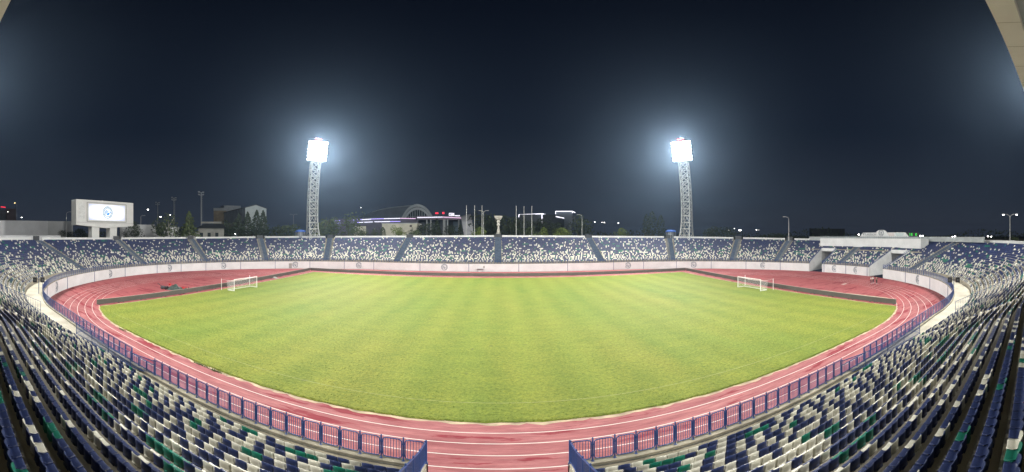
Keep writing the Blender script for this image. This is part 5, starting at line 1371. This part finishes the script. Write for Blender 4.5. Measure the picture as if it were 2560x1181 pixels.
# ------------------------------------------------------------------ people
def W0(px, py):
    t = (px-X0)/F; D = EYE/tan((py-Y0)/F); return Vector((D*sin(t), D*cos(t), 0))
skin = mat('skin', (0.42, 0.25, 0.17), .6); hair = mat('dark_hair', (.012, .010, .009), .7)
def person(px, py, face, shirt_c, trouser_c, label, pose=0):
    p = W0(px, py); t = thing('person', label, 'person', p, face)
    J = {}; v, e, r = [], [], []
    def j(n, co, rad, par=None):
        J[n] = len(v); v.append(co); r.append(rad)
        if par: e.append((J[par], J[n]))
    j('pel', (0, 0, .95), .14); j('spine', (0, .0, 1.15), .135, 'pel'); j('chest', (0, 0, 1.36), .155, 'spine'); j('neck', (0, 0, 1.50), .06, 'chest'); j('head0', (0, -.01, 1.60), .085, 'neck'); j('head1', (0, -.015, 1.70), .095, 'head0'); j('head2', (0, -.01, 1.755), .06, 'head1')
    j('nose', (0, -.115, 1.655), .018, 'head0')
    for s, n in ((-1, 'l'), (1, 'r')):
        j(n+'hip', (s*.10, 0, .90), .105, 'pel'); j(n+'knee', (s*.12, -.02*s*pose, .50), .07, n+'hip'); j(n+'ank', (s*.13, .02, .09), .045, n+'knee'); j(n+'toe', (s*.15, -.16, .035), .035, n+'ank')
        j(n+'sh', (s*.20, 0, 1.42), .07, 'chest')
        if pose == 1 and s > 0: j(n+'el', (s*.30, .06, 1.15), .048, n+'sh'); j(n+'wr', (s*.18, -.10, 1.02), .035, n+'el')
        else: j(n+'el', (s*.27, .02, 1.14), .048, n+'sh'); j(n+'wr', (s*.27, -.06, .90), .035, n+'el')
        w = v[J[n+'wr']]; j(n+'hand', (w[0], w[1]-.02, w[2]-.08), .035, n+'wr'); j(n+'fin', (w[0], w[1]-.03, w[2]-.16), .016, n+'hand'); j(n+'thumb', (w[0]-s*.03, w[1]-.06, w[2]-.10), .013, n+'hand')
    def skinned(name, keep, rs, m, parent, lift=0.0):
        idx = [k for k in range(len(v)) if keep(k)]; mp = {k: i for i, k in enumerate(idx)}
        me = bpy.data.meshes.new(name); me.from_pydata([v[k] for k in idx], [(mp[a], mp[b]) for a, b in e if a in mp and b in mp], [])
        o = bpy.data.objects.new(name, me); COL.objects.link(o); md = o.modifiers.new('s', 'SKIN'); sv = me.skin_vertices[0].data
        for i, k in enumerate(idx): sv[i].radius = (r[k]*rs, r[k]*rs*.85); sv[i].use_root = (i == 0)
        o.modifiers.new('d', 'SUBSURF').levels = 1
        bpy.context.view_layer.update(); ev = o.evaluated_get(bpy.context.evaluated_depsgraph_get()); m2 = bpy.data.meshes.new_from_object(ev); m2.name = name; bpy.data.objects.remove(o)
        m2.materials.clear(); m2.materials.append(m); m2.polygons.foreach_set('use_smooth', [True]*len(m2.polygons)); return obj(name, m2, parent)
    skinned('body', lambda k: True, 1.0, skin, t)
    inv = {i: n for n, i in J.items()}
    skinned('shirt', lambda k: inv[k] in ('pel', 'spine', 'chest', 'lsh', 'rsh', 'lel', 'rel'), 1.16, shirt_c, t)
    skinned('trousers', lambda k: inv[k] in ('pel', 'lhip', 'rhip', 'lknee', 'rknee', 'lank', 'rank'), 1.14, trouser_c, t)
    for s in (-1, 1): mb = MB(); mb.box((s*.145, -.07, .045), (.11, .28, .09)); mb.build('shoe', mat('pale_shoe', (.5, .5, .5)), t)
    mb = MB(); mb.lathe((0, .005, 1.68), [(.098, 0), (.104, .05), (.08, .10), (.02, .125)], 14); mb.build('hair', hair, t, True)
wht = mat('white_shirt', (.70, .70, .70), .8, .06, 4); nvy = mat('dark_trousers', (.025, .03, .05), .8); blk = mat('black_clothes', (.018, .018, .02), .8)
person(2177.5, 709.5, .6, wht, nvy, 'person in white T-shirt and dark trousers, left of the three by the tunnel', 0)
person(2182.8, 708.3, -.3, wht, nvy, 'person in white T-shirt and dark trousers, in the middle of the three', 1)
person(2191.5, 710.2, 1.2, blk, blk, 'person dressed all in black standing right of the two in white', 0)

# ------------------------------------------------------------------ tarpaulin-covered machine on the left of the track
p = W0(438, 725); mc = thing('covered_machine', 'mowing machine under a crumpled green tarpaulin with red parts, behind the left board', 'machine', p, radians(35))
mb = MB(); nx_, ny_ = 18, 12
for j in range(ny_+1):
    for i in range(nx_+1):
        x, y = (i/nx_-.5)*2, (j/ny_-.5)*2; e_ = max(0, 1-abs(x)**2.5)*max(0, 1-abs(y)**3)
        z = 1.15*e_**.5*(.62+.42*math.exp(-((x+.05)/.42)**2))+.10*sin(7*x+3*y)*e_**.3+rnd.uniform(-.05, .05)
        mb.v.append((x*1.6+rnd.uniform(-.04, .04), y*.95, max(.01, z)))
mb.f = [(j*(nx_+1)+i, j*(nx_+1)+i+1, (j+1)*(nx_+1)+i+1, (j+1)*(nx_+1)+i) for j in range(ny_) for i in range(nx_)]
mb.build('tarpaulin', mat('green_tarpaulin', (.028, .052, .042), .55, .5, 3, .4, 5), mc)
redm = mat('red_machine_paint', (.42, .02, .02), .4)
mb = MB(); mb.box((-1.15, -.1, 1.15), (.45, .5, .35)); mb.build('engine_cover', redm, mc)
mb = MB(); mb.box((2.3, 0, .5), (.9, 1.2, .22))
for y in (-.6, -.2, .2, .6): mb.bar((1.5, y*.5, .7), (2.7, y, .35), .07)
mb.build('cutting_frame', redm, mc)
for x, y in ((2.6, -.6), (2.6, .6), (-2.0, -.5), (-2.0, .5)):
    mb = MB(); mb.lathe((x, y, .33), [(.12, -.13), (.33, -.10), (.33, .10), (.12, .13)], 16, Matrix.Rotation(pi/2, 3, 'X')); mb.build('wheel', black, mc)
mb = MB(); mb.bar((-1.4, 0, .5), (-3.4, .1, .75), .12); mb.bar((-3.4, .1, .75), (-4.2, .3, 1.25), .09); mb.box((-2.6, 0, .45), (1.3, .9, .3)); mb.lathe((-2.9, 0, .4), [(.1, -.5), (.32, -.45), (.32, .45), (.1, .5)], 14, Matrix.Rotation(pi/2, 3, 'X')); mb.build('drawbar', dark_metal, mc)
p = W0(2111, 711); sk = thing('crumpled_sheet', 'pale crumpled sheet lying on the red track near the three people', 'sheet', p)
mb = MB(); mb.v = [((i/6-.5)*2.0, (j/4-.5)*.9, abs(rnd.gauss(.10, .10))*(1 if 0 < i < 6 and 0 < j < 4 else .1)+.01) for j in range(5) for i in range(7)]; mb.f = [(j*7+i, j*7+i+1, (j+1)*7+i+1, (j+1)*7+i) for j in range(4) for i in range(6)]; mb.build('sheet', mat('pale_sheet', (.5, .38, .34), .7), sk)
p = W0(686, 696); sk = thing('folded_net', 'crumpled white net lying at the foot of the left board beyond the goal', 'net', p)
mb = MB(); mb.v = [((i/6-.5)*2.6, (j/4-.5)*1.0, abs(rnd.gauss(.25, .18))*(1 if 0 < i < 6 and 0 < j < 4 else .1)+.01) for j in range(5) for i in range(7)]; mb.f = [(j*7+i, j*7+i+1, (j+1)*7+i+1, (j+1)*7+i) for j in range(4) for i in range(6)]; mb.build('net_heap', mat('pale_net', (.4, .42, .38), .8), sk)

# ------------------------------------------------------------------ night haze
hz = MB(); hz.box((0, 60, 25.5), (1500*2, 1500*2, 55.0)); hv = hz.mesh('haze')
hm = bpy.data.materials.new('night_haze'); hm.use_nodes = True; n = hm.node_tree; n.nodes.clear()
pv_ = n.nodes.new('ShaderNodeVolumePrincipled'); ou = n.nodes.new('ShaderNodeOutputMaterial'); pv_.inputs['Density'].default_value = HAZE; pv_.inputs['Color'].default_value = (0.50, 0.72, 1.0, 1); pv_.inputs['Anisotropy'].default_value = 0.78
n.links.new(pv_.outputs[0], ou.inputs['Volume']); hv.materials.append(hm); tag(obj('haze', hv), kind='stuff')
